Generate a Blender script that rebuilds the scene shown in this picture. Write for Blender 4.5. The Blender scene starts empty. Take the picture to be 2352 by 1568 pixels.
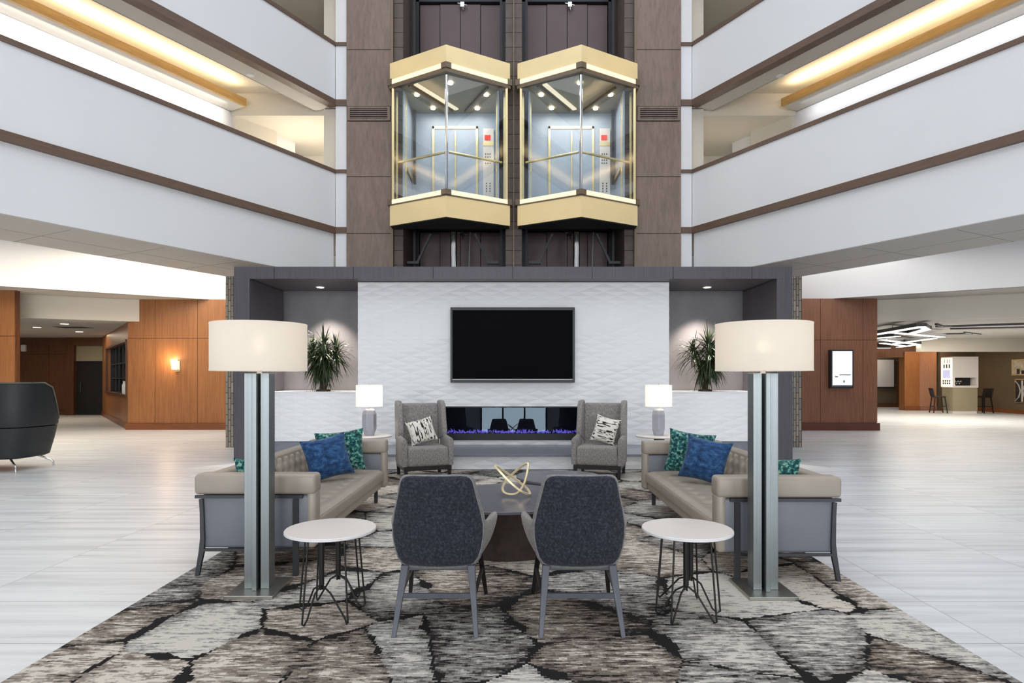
import bpy, bmesh, math, random
from mathutils import Vector, Matrix
random.seed(7)
C = bpy.context.scene.collection
R = math.radians
PI = math.pi

# ------------------------------------------------------------------ camera
F, CX, CY, H = 1430.0, 1180.0, 868.0, 1.40      # measured from the photograph (2352 x 1568)
cam = bpy.data.cameras.new('camera'); co = bpy.data.objects.new('camera', cam); C.objects.link(co)
co.location = (0, 0, H); co.rotation_euler = (PI/2, 0, 0)
cam.sensor_fit = 'HORIZONTAL'; cam.sensor_width = 36; cam.lens = F/2352*36
cam.shift_x = -(CX-1176)/2352; cam.shift_y = (CY-784)/2352
cam.clip_start = 0.05; cam.clip_end = 200
bpy.context.scene.camera = co

def P(px, py, Y):
    return Vector(((px-CX)*Y/F, Y, H-(py-CY)*Y/F))

# ------------------------------------------------------------------ materials
def nmat(name):
    m = bpy.data.materials.new(name); m.use_nodes = True
    nt = m.node_tree; b = nt.nodes['Principled BSDF']
    return m, nt, b
def node(nt, typ, ins=None, **props):
    n = nt.nodes.new(typ)
    for k, v in props.items(): setattr(n, k, v)
    for k, v in (ins or {}).items():
        if isinstance(v, bpy.types.NodeSocket): nt.links.new(v, n.inputs[k])
        else: n.inputs[k].default_value = v
    return n
def c4(c): return (c[0], c[1], c[2], 1)
def srgb(r, g, b):
    f = lambda v: (v/255/12.92 if v/255 <= .04045 else ((v/255+.055)/1.055)**2.4)
    return (f(r), f(g), f(b))
def mapping(nt, scale, rot=(0,0,0), loc=(0,0,0), kind='Object'):
    t = node(nt, 'ShaderNodeTexCoord')
    return node(nt, 'ShaderNodeMapping', {'Vector': t.outputs[kind], 'Scale': scale, 'Rotation': rot, 'Location': loc}).outputs[0]
def ramp(nt, fac, stops, interp='LINEAR'):
    n = node(nt, 'ShaderNodeValToRGB', {'Fac': fac}); cr = n.color_ramp; cr.interpolation = interp
    while len(cr.elements) > 1: cr.elements.remove(cr.elements[-1])
    cr.elements[0].position = stops[0][0]; cr.elements[0].color = c4(stops[0][1])
    for p, c in stops[1:]:
        e = cr.elements.new(p); e.color = c4(c)
    return n.outputs[0]
def math_(nt, op, a, b=0.0, c=None):
    n = nt.nodes.new('ShaderNodeMath'); n.operation = op
    for i, v in enumerate((a, b) if c is None else (a, b, c)):
        if isinstance(v, bpy.types.NodeSocket): nt.links.new(v, n.inputs[i])
        else: n.inputs[i].default_value = v
    return n.outputs[0]
def mix(nt, fac, a, b, blend='MIX'):
    n = nt.nodes.new('ShaderNodeMix'); n.data_type = 'RGBA'; n.blend_type = blend
    for i, v in ((0, fac), (6, a), (7, b)):
        if isinstance(v, bpy.types.NodeSocket): nt.links.new(v, n.inputs[i])
        else: n.inputs[i].default_value = v if i == 0 else c4(v)
    return n.outputs[2]

def plain(name, col, rough=.5, metal=0., var=.0, vscale=(6,6,6), bump=0., bscale=(200,200,200), spec=.5, coat=0., emit=None, estr=0., sheen=0.):
    """one procedural material: base colour varied by noise, optional fine bump"""
    m, nt, b = nmat(name)
    b.inputs['Roughness'].default_value = rough; b.inputs['Metallic'].default_value = metal
    b.inputs['Specular IOR Level'].default_value = spec
    b.inputs['Coat Weight'].default_value = coat
    if sheen: b.inputs['Sheen Weight'].default_value = sheen
    nz = node(nt, 'ShaderNodeTexNoise', {'Vector': mapping(nt, vscale), 'Scale': 1.0, 'Detail': 4.0})
    lo = tuple(max(0, v*(1-var)) for v in col); hi = tuple(v*(1+var) for v in col)
    nt.links.new(ramp(nt, nz.outputs[0], [(.3, lo), (.7, hi)]), b.inputs['Base Color'])
    if bump:
        nb = node(nt, 'ShaderNodeTexNoise', {'Vector': mapping(nt, bscale), 'Scale': 1.0, 'Detail': 2.0})
        bp = node(nt, 'ShaderNodeBump', {'Height': nb.outputs[0], 'Strength': bump, 'Distance': .01})
        nt.links.new(bp.outputs[0], b.inputs['Normal'])
    if emit:
        b.inputs['Emission Color'].default_value = c4(emit); b.inputs['Emission Strength'].default_value = estr
    return m

M = {}
M['white_paint'] = plain('white_paint', (.80,.80,.815), .6, var=.02, vscale=(.6,.6,.6))
M['cream_paint'] = plain('cream_paint', (.72,.67,.58), .6, var=.02, vscale=(.6,.6,.6))
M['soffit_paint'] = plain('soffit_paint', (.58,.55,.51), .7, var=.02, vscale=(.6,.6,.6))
M['seam'] = plain('seam_grey', (.33,.32,.30), .8)
M['trim_wood'] = plain('dark_trim_wood', srgb(104,82,68), .45, var=.18, vscale=(3,3,60))
M['beam_wood'] = plain('honey_wood', srgb(200,160,100), .45, var=.15, vscale=(3,3,50))
def wood(name, col, dark, rough=.38, vs=(42,42,1.4)):
    m, nt, b = nmat(name)
    v = mapping(nt, vs)
    a = node(nt, 'ShaderNodeTexNoise', {'Vector': v, 'Scale': 1.0, 'Detail': 5.0, 'Roughness': .65})
    a2 = node(nt, 'ShaderNodeTexNoise', {'Vector': mapping(nt, (1.1,1.1,.5)), 'Scale': 1.0, 'Detail': 2.0})
    f = math_(nt, 'ADD', math_(nt, 'MULTIPLY', a.outputs[0], .7), math_(nt, 'MULTIPLY', a2.outputs[0], .3))
    nt.links.new(ramp(nt, f, [(.34, dark), (.62, col)]), b.inputs['Base Color'])
    b.inputs['Roughness'].default_value = rough
    return m
M['wood'] = wood('cherry_veneer', srgb(166,112,68), srgb(138,86,50))
M['wood_dim'] = wood('dim_cherry_veneer', srgb(146,98,72), srgb(114,74,54))  # same cherry wood; the right wall's dimmer light is put into the colour
M['wood_base'] = wood('cherry_baseboard', srgb(140,84,48), srgb(112,64,38), vs=(2,2,50))
M['wood_base_red'] = wood('red_cherry_baseboard', srgb(104,60,44), srgb(84,46,34), vs=(2,2,50))
M['wood_dark'] = wood('walnut_veneer', srgb(112,70,44), srgb(76,46,30))
M['charcoal_veneer'] = wood('charcoal_veneer', srgb(88,84,90), srgb(72,69,75), .42, (36,36,1.2))
M['tower_panel'] = wood('bronze_panel', srgb(140,120,109), srgb(118,99,90), .5, (14,14,3))
M['tower_block'] = plain('bronze_block', srgb(98,86,80), .6, var=.15, vscale=(5,5,5))
M['niche_grey'] = plain('niche_plaster', srgb(124,121,124), .35, var=.14, vscale=(2,2,1.2))
M['white_tile'] = plain('white_relief_tile', (.86,.86,.865), .42, var=.015, vscale=(1,1,1))
M['quartz'] = plain('grey_quartz', srgb(128,132,142), .28, var=.07, vscale=(20,20,20))
M['black'] = plain('matte_black', (.012,.012,.013), .45)
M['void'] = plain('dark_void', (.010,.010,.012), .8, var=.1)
M['screen_black'] = plain('screen_black', (.0015,.0015,.002), .55, spec=.05)
M['black_metal'] = plain('black_metal', (.020,.019,.019), .42, metal=.3)
M['bezel'] = plain('tv_bezel', srgb(34,37,39), .4)
M['chrome'] = plain('chrome', (.75,.76,.78), .12, metal=1.)
M['nickel'] = plain('brushed_nickel', (.26,.285,.29), .38, metal=1., var=.1, vscale=(120,120,.6))
M['nickel_dark'] = plain('aged_nickel', (.42,.41,.37), .38, metal=1., var=.08, vscale=(120,120,.6))
M['gold'] = plain('pale_gold_panel', srgb(250,226,172), .32, metal=.15, var=.03, vscale=(1.5,1.5,1.5))
M['brass'] = plain('polished_brass', srgb(238,216,165), .25, metal=.75)
M['soft_gold'] = plain('champagne_gold', srgb(236,218,178), .3, metal=.5)
M['bronze'] = plain('bronze_trim', srgb(120,106,90), .4, metal=.5)
M['cab_wall'] = plain('cab_wall_sky_tint', srgb(172,184,200), .3, var=.05, vscale=(1,1,1))  # sky reflection of the cab glass is put into this bluish wall colour
M['cab_ceiling'] = plain('cab_ceiling', srgb(150,142,122), .5)
M['white_plastic'] = plain('white_plastic', (.8,.8,.8), .4)
M['laminate'] = plain('white_laminate', srgb(226,219,214), .35, var=.01)
M['laminate_edge'] = plain('white_edge', srgb(234,236,242), .4)
M['leather'] = plain('taupe_leather', srgb(164,153,141), .38, var=.05, vscale=(5,5,5), bump=.10, bscale=(160,160,160))
M['leather_cool'] = plain('cool_lit_leather', srgb(117,120,128), .42, var=.04, vscale=(4,4,4), bump=.10, bscale=(160,160,160))  # same taupe leather, with cool daylight on the arm ends put into the colour
M['iron'] = plain('charcoal_iron', srgb(62,63,66), .42, metal=.2)
M['leg_wood'] = plain('slate_stained_leg', srgb(82,84,92), .36, var=.1, vscale=(30,30,4))
M['espresso'] = plain('espresso_wood', srgb(30,24,24), .4, var=.15, vscale=(30,30,4))
M['black_vinyl'] = plain('black_vinyl', srgb(36,38,40), .52, var=.05)
M['olive_vinyl'] = plain('olive_piping', srgb(92,94,80), .5)
M['leaf'] = plain('dracaena_leaf', srgb(54,68,40), .35, var=.45, vscale=(14,14,14))
M['stem'] = plain('dracaena_stem', srgb(78,66,52), .8, var=.2, vscale=(30,30,8))
M['ceramic'] = plain('grey_ceramic', srgb(172,172,182), .2, var=.04, vscale=(10,10,10), coat=.3)
M['olive_wall'] = plain('olive_brown_wall', srgb(104,90,70), .55, var=.06, vscale=(.7,.7,.7))
M['kiosk_base'] = plain('kiosk_base', srgb(158,148,122), .5)
M['red_light'] = plain('red_indicator', (.4,.02,.02), .5, emit=(1,.05,.03), estr=.7)
M['coffee_top'] = plain('coffee_table_top', srgb(104,102,110), .22, var=.08, vscale=(4,4,4))
M['coffee_side'] = wood('coffee_table_side', srgb(70,58,54), srgb(48,41,40), .42, (20,20,1.5))
M['picture_mount'] = plain('picture_canvas', srgb(190,176,150), .6, var=.35, vscale=(3,5,5))
M['picture_dark'] = plain('picture_dark', srgb(46,42,40), .6, var=.5, vscale=(6,9,9))
M['picture_white'] = plain('picture_white', srgb(205,196,188), .6)

def emis(name, col, s):
    m, nt, b = nmat(name)
    b.inputs['Base Color'].default_value = c4((.8,.8,.8))
    b.inputs['Emission Color'].default_value = c4(col); b.inputs['Emission Strength'].default_value = s
    return m
M['lamp_warm'] = emis('downlight_glow', (1,.86,.66), 14)
M['lamp_small'] = emis('small_downlight_glow', (1,.9,.72), 7)
M['strip_glow'] = emis('strip_light', (1,.86,.60), .95)
M['strip_glow'].node_tree.nodes['Principled BSDF'].inputs['Base Color'].default_value = (.28,.26,.22,1)
M['pendant_glow'] = emis('pendant_light', (1,.95,.82), 3.0)
M['flame'] = emis('violet_flame', (.10,.05,.8), .8)
M['ember'] = emis('violet_ember', (.20,.12,1.0), .8)
M['blue_screen'] = emis('blue_display', (.25,.28,.75), .6)
M['panel_glow'] = emis('backlit_panel', (1,.86,.66), .8)

def fabric(name, stops, vs, rough=.9, fine=500, bump=.25, interp='LINEAR', rot=(0,0,0), detail=4., rgh=.6):
    m, nt, b = nmat(name)
    a = node(nt, 'ShaderNodeTexNoise', {'Vector': mapping(nt, vs, rot), 'Scale': 1.0, 'Detail': detail, 'Roughness': rgh})
    nt.links.new(ramp(nt, a.outputs[0], stops, interp), b.inputs['Base Color'])
    b.inputs['Roughness'].default_value = rough; b.inputs['Specular IOR Level'].default_value = .25
    b.inputs['Sheen Weight'].default_value = .15
    if bump:
        nb = node(nt, 'ShaderNodeTexNoise', {'Vector': mapping(nt, (fine,fine,fine)), 'Scale': 1.0})
        bp = node(nt, 'ShaderNodeBump', {'Height': nb.outputs[0], 'Strength': bump, 'Distance': .004})
        nt.links.new(bp.outputs[0], b.inputs['Normal'])
    return m
M['navy_fabric'] = fabric('charcoal_navy_chenille', [(.32, srgb(26,28,35)), (.5, srgb(41,44,53)), (.70, srgb(70,73,83))], (70,70,70), detail=6., rgh=.7)
M['grey_fabric'] = fabric('grey_chenille', [(.3, srgb(112,112,114)), (.7, srgb(140,138,136))], (60,60,60))
M['warm_grey_fabric'] = fabric('warm_grey_chenille', [(.3, srgb(126,122,118)), (.7, srgb(154,149,144))], (60,60,60))
M['tweed'] = fabric('grey_tweed', [(.30, srgb(112,108,106)), (.5, srgb(142,137,134)), (.7, srgb(168,162,157))], (90,90,34))
M['blue_velvet'] = fabric('blue_velvet', [(.28, srgb(20,38,68)), (.5, srgb(38,76,122)), (.72, srgb(72,116,162))], (16,30,30), .8)
M['teal_print'] = fabric('teal_speckled_print', [(.36, srgb(14,38,44)), (.47, srgb(26,84,88)), (.55, srgb(48,118,112)), (.62, srgb(140,178,158))], (36,36,36), .85, detail=3.)
M['ikat'] = fabric('black_and_cream_ikat', [(.0, srgb(236,231,222)), (.54, srgb(232,226,216)), (.57, srgb(44,38,38)), (1., srgb(30,26,26))], (44,44,7), .85, detail=2.)

def shade_mat(name, col, e):
    m, nt, b = nmat(name)
    nt.nodes.remove(b); out = nt.nodes['Material Output']
    nz = node(nt, 'ShaderNodeTexNoise', {'Vector': mapping(nt, (400,400,400)), 'Scale': 1.0})
    colr = ramp(nt, nz.outputs[0], [(.3, tuple(v*.97 for v in col)), (.7, col)])
    d = node(nt, 'ShaderNodeBsdfDiffuse', {'Color': colr}); t = node(nt, 'ShaderNodeBsdfTranslucent', {'Color': colr})
    mx = node(nt, 'ShaderNodeMixShader', {0: .5, 1: d.outputs[0], 2: t.outputs[0]})
    rf = node(nt, 'ShaderNodeBsdfRefraction', {'Color': c4(col), 'Roughness': .55, 'IOR': 1.22})
    mx = node(nt, 'ShaderNodeMixShader', {0: .16, 1: mx.outputs[0], 2: rf.outputs[0]})
    em = node(nt, 'ShaderNodeEmission', {'Color': c4((1,.93,.84)), 'Strength': e})
    ad = node(nt, 'ShaderNodeAddShader', {0: mx.outputs[0], 1: em.outputs[0]})
    nt.links.new(ad.outputs[0], out.inputs[0])
    return m
M['shade'] = shade_mat('linen_lampshade', (.86,.82,.76), .12)
M['shade_small'] = shade_mat('small_lampshade', (.9,.88,.84), .30)

def glass_mat(name, tint, refl=.9, boost=0.):
    m, nt, b = nmat(name)
    nt.nodes.remove(b); out = nt.nodes['Material Output']
    fr = node(nt, 'ShaderNodeFresnel', {'IOR': 1.5})
    t = node(nt, 'ShaderNodeBsdfTransparent', {'Color': c4(tint)}); g = node(nt, 'ShaderNodeBsdfGlossy', {'Roughness': .0, 'Color': c4(refl if isinstance(refl, tuple) else (refl,refl,refl))})
    ge = node(nt, 'ShaderNodeNewGeometry'); fac = math_(nt, 'MULTIPLY', math_(nt, 'ADD', fr.outputs[0], boost), math_(nt, 'SUBTRACT', 1.0, ge.outputs['Backfacing']))
    mx = node(nt, 'ShaderNodeMixShader', {0: fac, 1: t.outputs[0], 2: g.outputs[0]})
    nt.links.new(mx.outputs[0], out.inputs[0])
    return m
M['glass'] = glass_mat('clear_glass', (.93,.96,.97), .9, .05)
M['fire_glass'] = glass_mat('tinted_glass', (.72,.74,.78), (.11,.14,.165), .14)

# floor: pale porcelain tiles with grey streaks, thin joints
def floor_mat():
    m, nt, b = nmat('porcelain_tile')
    tc = node(nt, 'ShaderNodeTexCoord'); sx = node(nt, 'ShaderNodeSeparateXYZ', {0: tc.outputs['Object']})
    x, y = sx.outputs[0], sx.outputs[1]
    ix = math_(nt, 'FLOOR', math_(nt, 'DIVIDE', math_(nt, 'ADD', x, 3.44+24), 1.2))
    iy = math_(nt, 'FLOOR', math_(nt, 'DIVIDE', math_(nt, 'SUBTRACT', y, 3.285-12.26), .613))
    cmb = node(nt, 'ShaderNodeCombineXYZ', {0: ix, 1: iy}); wn = node(nt, 'ShaderNodeTexWhiteNoise', {'Vector': cmb.outputs[0]}, noise_dimensions='3D')
    off = node(nt, 'ShaderNodeVectorMath', {0: wn.outputs['Color'], 1: (40,40,40)}, operation='MULTIPLY')
    mp = node(nt, 'ShaderNodeMapping', {'Vector': tc.outputs['Object'], 'Scale': (.55, 9, 1)})
    ad = node(nt, 'ShaderNodeVectorMath', {0: mp.outputs[0], 1: off.outputs[0]}, operation='ADD')
    n1 = node(nt, 'ShaderNodeTexNoise', {'Vector': ad.outputs[0], 'Scale': 1.0, 'Detail': 5.0, 'Roughness': .62})
    n2 = node(nt, 'ShaderNodeTexNoise', {'Vector': mapping(nt, (.5,.9,1)), 'Scale': 1.0, 'Detail': 2.0})
    f = math_(nt, 'ADD', math_(nt, 'MULTIPLY', n1.outputs[0], .8), math_(nt, 'MULTIPLY', n2.outputs[0], .2))
    col = ramp(nt, f, [(.30, srgb(172,174,178)), (.44, srgb(206,208,212)), (.56, srgb(220,222,225)), (.72, srgb(229,230,233))])
    def joint(v, o, p, w):
        a = math_(nt, 'FRACT', math_(nt, 'DIVIDE', math_(nt, 'ADD', v, o), p))
        a = math_(nt, 'ABSOLUTE', math_(nt, 'SUBTRACT', a, .5))
        return math_(nt, 'GREATER_THAN', a, .5-w/p/2)
    j = math_(nt, 'MAXIMUM', joint(x, 3.44+24, 1.2, .005), joint(y, -3.285+12.26, .613, .006))
    nt.links.new(mix(nt, j, col, srgb(150,152,156)) , b.inputs['Base Color'])
    b.inputs['Roughness'].default_value = .33; b.inputs['Specular IOR Level'].default_value = .4
    return m
M['floor'] = floor_mat()

# carpet: streaked grey-taupe tufts crossed by a dark crack network
def carpet_mat():
    m, nt, b = nmat('crackle_carpet')
    tc = node(nt, 'ShaderNodeTexCoord')
    sn = node(nt, 'ShaderNodeVectorMath', {0: tc.outputs['Object'], 1: (.014,.011,1)}, operation='SNAP').outputs[0]
    def nz(scale, detail=2., rough=.5, vec=sn, loc=(0,0,0)):
        mp = node(nt, 'ShaderNodeMapping', {'Vector': vec, 'Scale': scale, 'Location': loc})
        return node(nt, 'ShaderNodeTexNoise', {'Vector': mp.outputs[0], 'Scale': 1.0, 'Detail': detail, 'Roughness': rough})
    warp = nz((2.2,2.2,1), 3., .6)
    wv = node(nt, 'ShaderNodeVectorMath', {0: warp.outputs['Color'], 1: (.5,.5,.5)}, operation='SUBTRACT')
    wv = node(nt, 'ShaderNodeVectorMath', {0: wv.outputs[0], 1: (.07,.07,0)}, operation='MULTIPLY')
    jag = nz((9,70,1), 2., .7)
    jv = node(nt, 'ShaderNodeVectorMath', {0: jag.outputs['Color'], 1: (.5,.5,.5)}, operation='SUBTRACT')
    jv = node(nt, 'ShaderNodeVectorMath', {0: jv.outputs[0], 1: (.06,.01,0)}, operation='MULTIPLY')
    pv = node(nt, 'ShaderNodeVectorMath', {0: sn, 1: wv.outputs[0]}, operation='ADD')
    pj = node(nt, 'ShaderNodeVectorMath', {0: pv.outputs[0], 1: jv.outputs[0]}, operation='ADD').outputs[0]
    def cells(feature, scale, loc):
        mp = node(nt, 'ShaderNodeMapping', {'Vector': pj, 'Scale': (1.0,.85,0), 'Location': loc})
        return node(nt, 'ShaderNodeTexVoronoi', {'Vector': mp.outputs[0], 'Scale': scale, 'Randomness': 1.0}, feature=feature, voronoi_dimensions='2D')
    e1 = cells('DISTANCE_TO_EDGE', 1.75, (.3,.2,0)); c1 = cells('F1', 1.75, (.3,.2,0))
    cw = node(nt, 'ShaderNodeSeparateColor', {0: c1.outputs['Color']})
    wid = nz((3.2,3.2,1), 2., .6, vec=pj, loc=(3,8,0))
    thick = ramp(nt, wid.outputs[0], [(.41, (.0,)*3), (.47, (.012,)*3), (.57, (.034,)*3), (.72, (.115,)*3)])
    crack = math_(nt, 'LESS_THAN', e1.outputs['Distance'], thick)
    near = math_(nt, 'SUBTRACT', 1.0, math_(nt, 'MULTIPLY', e1.outputs['Distance'], 3.0))
    near = math_(nt, 'MAXIMUM', near, 0.0)
    s1 = nz((5.0,29,1), 3., .7); s2 = nz((15,55,1), 2., .6, loc=(5,2,0)); big = nz((.9,.9,1), 2., .5, loc=(1,4,0))
    v = math_(nt, 'ADD', math_(nt, 'MULTIPLY', s1.outputs[0], .62), math_(nt, 'MULTIPLY', s2.outputs[0], .38))
    v = math_(nt, 'ADD', v, math_(nt, 'MULTIPLY', math_(nt, 'SUBTRACT', cw.outputs[0], .5), .15))
    v = math_(nt, 'ADD', v, math_(nt, 'MULTIPLY', math_(nt, 'SUBTRACT', big.outputs[0], .5), .42))
    v = math_(nt, 'ADD', math_(nt, 'MULTIPLY', math_(nt, 'SUBTRACT', v, .5), 1.35), .5)
    v = math_(nt, 'SUBTRACT', math_(nt, 'ADD', v, .085), math_(nt, 'MULTIPLY', math_(nt, 'MULTIPLY', math_(nt, 'POWER', near, 2.0), wid.outputs[0]), .24))
    grey = ramp(nt, v, [(.0, srgb(44,41,40)), (.37, srgb(84,80,77)), (.425, srgb(124,120,116)), (.485, srgb(152,149,145)), (.56, srgb(184,180,173)), (.62, srgb(208,202,193))], 'CONSTANT')
    tau = ramp(nt, v, [(.0, srgb(46,43,41)), (.36, srgb(86,79,73)), (.425, srgb(121,111,102)), (.49, srgb(147,136,127)), (.56, srgb(182,173,162)), (.62, srgb(212,203,192))], 'CONSTANT')
    tsel = math_(nt, 'GREATER_THAN', math_(nt, 'ADD', cw.outputs[1], math_(nt, 'MULTIPLY', math_(nt, 'SUBTRACT', s1.outputs[0], .5), .6)), .5)
    col = mix(nt, tsel, grey, tau)
    nt.links.new(mix(nt, crack, col, srgb(38,36,36)), b.inputs['Base Color'])
    b.inputs['Roughness'].default_value = .95; b.inputs['Specular IOR Level'].default_value = .1
    nb = nz((260,260,1), 1., vec=tc.outputs['Object'])
    bp = node(nt, 'ShaderNodeBump', {'Height': nb.outputs[0], 'Strength': .3, 'Distance': .004})
    nt.links.new(bp.outputs[0], b.inputs['Normal'])
    return m
M['carpet'] = carpet_mat()

def stone_mat():
    m, nt, b = nmat('stacked_stone')
    v = mapping(nt, (1,1,1), rot=(0, R(90), 0))
    tc = node(nt, 'ShaderNodeTexCoord'); s = node(nt, 'ShaderNodeSeparateXYZ', {0: tc.outputs['Object']})
    cm = node(nt, 'ShaderNodeCombineXYZ', {0: s.outputs[2], 1: math_(nt, 'ADD', s.outputs[0], s.outputs[1])})
    br = node(nt, 'ShaderNodeTexBrick', {'Vector': cm.outputs[0], 'Color1': c4(srgb(172,162,146)), 'Color2': c4(srgb(136,128,118)), 'Mortar': c4(srgb(46,44,42)),
              'Scale': 1.0, 'Mortar Size': .006, 'Brick Width': .22, 'Row Height': .055})
    nt.links.new(br.outputs[0], b.inputs['Base Color'])
    bp = node(nt, 'ShaderNodeBump', {'Height': br.outputs['Fac'], 'Strength': .8, 'Distance': .01}, invert=True)
    nt.links.new(bp.outputs[0], b.inputs['Normal']); b.inputs['Roughness'].default_value = .5
    return m
M['stone'] = stone_mat()

def sign_mat():
    m, nt, b = nmat('sign_screen')
    nz = node(nt, 'ShaderNodeTexNoise', {'Vector': mapping(nt, (4,4,5)), 'Scale': 1.0, 'Detail': 1.0})
    col = ramp(nt, nz.outputs[0], [(.3, (.82,.86,1.0)), (.7, (1,.97,1))])
    nt.links.new(col, b.inputs['Emission Color']); b.inputs['Emission Strength'].default_value = 1.0
    b.inputs['Base Color'].default_value = c4((.2,.2,.2)); b.inputs['Roughness'].default_value = .2
    return m
M['sign'] = sign_mat()

# ------------------------------------------------------------------ geometry helpers
class MB:
    def __init__(s): s.bm = bmesh.new()
    def box(s, x0, x1, y0, y1, z0, z1):
        return s.prism([(x0,y0),(x1,y0),(x1,y1),(x0,y1)], z0, z1)
    def prism(s, poly, z0, z1):
        bm = s.bm
        if sum(a[0]*b[1]-b[0]*a[1] for a, b in zip(poly, poly[1:]+poly[:1])) < 0: poly = poly[::-1]
        lo = [bm.verts.new((p[0],p[1],z0)) for p in poly]; hi = [bm.verts.new((p[0],p[1],z1)) for p in poly]
        n = len(poly); bm.faces.new(lo[::-1]); bm.faces.new(hi)
        for i in range(n): bm.faces.new((lo[i], lo[(i+1)%n], hi[(i+1)%n], hi[i]))
        return s
    def slab(s, pts, vec):
        """polygon of 3D points pushed along a vector"""
        bm = s.bm; v = Vector(vec)
        a = [bm.verts.new(p) for p in pts]; b = [bm.verts.new(Vector(p)+v) for p in pts]
        n = len(pts); bm.faces.new(a[::-1]); bm.faces.new(b)
        for i in range(n): bm.faces.new((a[i], a[(i+1)%n], b[(i+1)%n], b[i]))
        return s
    def loft(s, rings, cap=True, closed_ring=True):
        bm = s.bm; vs = [[bm.verts.new(p) for p in r] for r in rings]; n = len(rings[0])
        for a, b in zip(vs, vs[1:]):
            for i in range(n if closed_ring else n-1):
                bm.faces.new((a[i], a[(i+1)%n], b[(i+1)%n], b[i]))
        if cap: bm.faces.new(vs[0][::-1]); bm.faces.new(vs[-1])
        return s
    def tube(s, pts, r, n=8, closed=False, phase=0., flat=1.):
        pts = [Vector(p) for p in pts]; N = len(pts); rings = []
        rr = r if isinstance(r, (list, tuple)) else [r]*N
        t0 = (pts[1]-pts[0]).normalized(); up = Vector((0,0,1)) if abs(t0.z) < .9 else Vector((1,0,0))
        u = t0.cross(up).normalized()
        for i, p in enumerate(pts):
            a = pts[(i-1)%N] if (closed or i > 0) else p; b = pts[(i+1)%N] if (closed or i < N-1) else p
            t = (b-a).normalized(); u = (u-t*u.dot(t)).normalized(); w = t.cross(u)
            rings.append([p+(u*math.cos(2*PI*k/n+phase)+w*math.sin(2*PI*k/n+phase)*flat)*rr[i] for k in range(n)])
        if closed: rings.append(rings[0]); 
        if closed:
            bm = s.bm; vs = [[bm.verts.new(p) for p in q] for q in rings[:-1]]
            for i in range(N):
                a, b = vs[i], vs[(i+1)%N]
                for k in range(n): bm.faces.new((a[k], a[(k+1)%n], b[(k+1)%n], b[k]))
            return s
        return s.loft(rings)
    def bar(s, p0, p1, w, h, up=(0,0,1)):
        p0, p1 = Vector(p0), Vector(p1); t = (p1-p0).normalized(); up = Vector(up)
        a = t.cross(up).normalized()*w/2; b = a.cross(t).normalized()*h/2
        return s.loft([[p0+a+b, p0-a+b, p0-a-b, p0+a-b], [p1+a+b, p1-a+b, p1-a-b, p1+a-b]])
    def taper(s, p0, p1, w0, w1):
        """square-section leg"""
        p0, p1 = Vector(p0), Vector(p1)
        q = lambda p, w: [p+Vector((a*w/2, b*w/2, 0)) for a, b in ((-1,-1),(1,-1),(1,1),(-1,1))]
        return s.loft([q(p0, w0), q(p1, w1)])
    def lathe(s, prof, n=32, c=(0,0,0), cap=True):
        return s.loft([[(c[0]+r*math.cos(2*PI*k/n), c[1]+r*math.sin(2*PI*k/n), c[2]+z) for k in range(n)] for r, z in prof], cap)
    def rbox(s, x0, x1, y0, y1, z0, z1, r, seg=3):
        """box with rounded edges"""
        b2 = bmesh.new(); bmesh.ops.create_cube(b2, size=1)
        for v in b2.verts: v.co = Vector(((x0+x1)/2+v.co.x*(x1-x0), (y0+y1)/2+v.co.y*(y1-y0), (z0+z1)/2+v.co.z*(z1-z0)))
        bmesh.ops.bevel(b2, geom=b2.edges[:], offset=r, segments=seg, affect='EDGES', profile=.5)
        me = bpy.data.meshes.new('t'); b2.to_mesh(me); b2.free(); s.bm.from_mesh(me); bpy.data.meshes.remove(me)
        return s
    def xf(s, mat):
        bmesh.ops.transform(s.bm, matrix=mat, verts=s.bm.verts); return s
    def done(s, name, mat, parent=None, smooth=0, bevel=0, kind=None, label=None, subsurf=0):
        bm = s.bm
        bmesh.ops.recalc_face_normals(bm, faces=bm.faces)
        if smooth:
            for f in bm.faces: f.smooth = True
            lim = R(smooth)
            for e in bm.edges:
                if len(e.link_faces) == 2 and e.calc_face_angle(0) > lim: e.smooth = False
        me = bpy.data.meshes.new(name); bm.to_mesh(me); bm.free()
        me.materials.append(M[mat])
        o = bpy.data.objects.new(name, me); C.objects.link(o)
        if parent is not None: o.parent = parent
        if bevel:
            b = o.modifiers.new('bevel', 'BEVEL'); b.width = bevel; b.segments = 2; b.limit_method = 'ANGLE'; b.angle_limit = R(35)
        if subsurf:
            q = o.modifiers.new('sub', 'SUBSURF'); q.levels = subsurf; q.render_levels = subsurf
        if kind: o['kind'] = kind
        if label: o['label'] = label
        return o
def struct(mb, name, mat, **kw): return mb.done(name, mat, kind='structure', **kw)
def thing(name, label, cat, loc=(0,0,0), rz=0., group=None):
    o = bpy.data.objects.new(name, None); C.objects.link(o); o.empty_display_size = .1
    o.location = loc; o.rotation_euler = (0,0,rz); o['label'] = label; o['category'] = cat
    if group: o['group'] = group
    return o
def tag(o, label, cat, group=None):
    o['label'] = label; o['category'] = cat
    if group: o['group'] = group
    return o
def dup(root, loc, rz=0., label=None):
    r = root.copy(); C.objects.link(r); r.location = loc; r.rotation_euler = (0,0,rz)
    if label: r['label'] = label
    for ch in list(root.children):
        c = ch.copy(); C.objects.link(c); c.parent = r
        for g in list(ch.children):
            d = g.copy(); C.objects.link(d); d.parent = c
    return r
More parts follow.
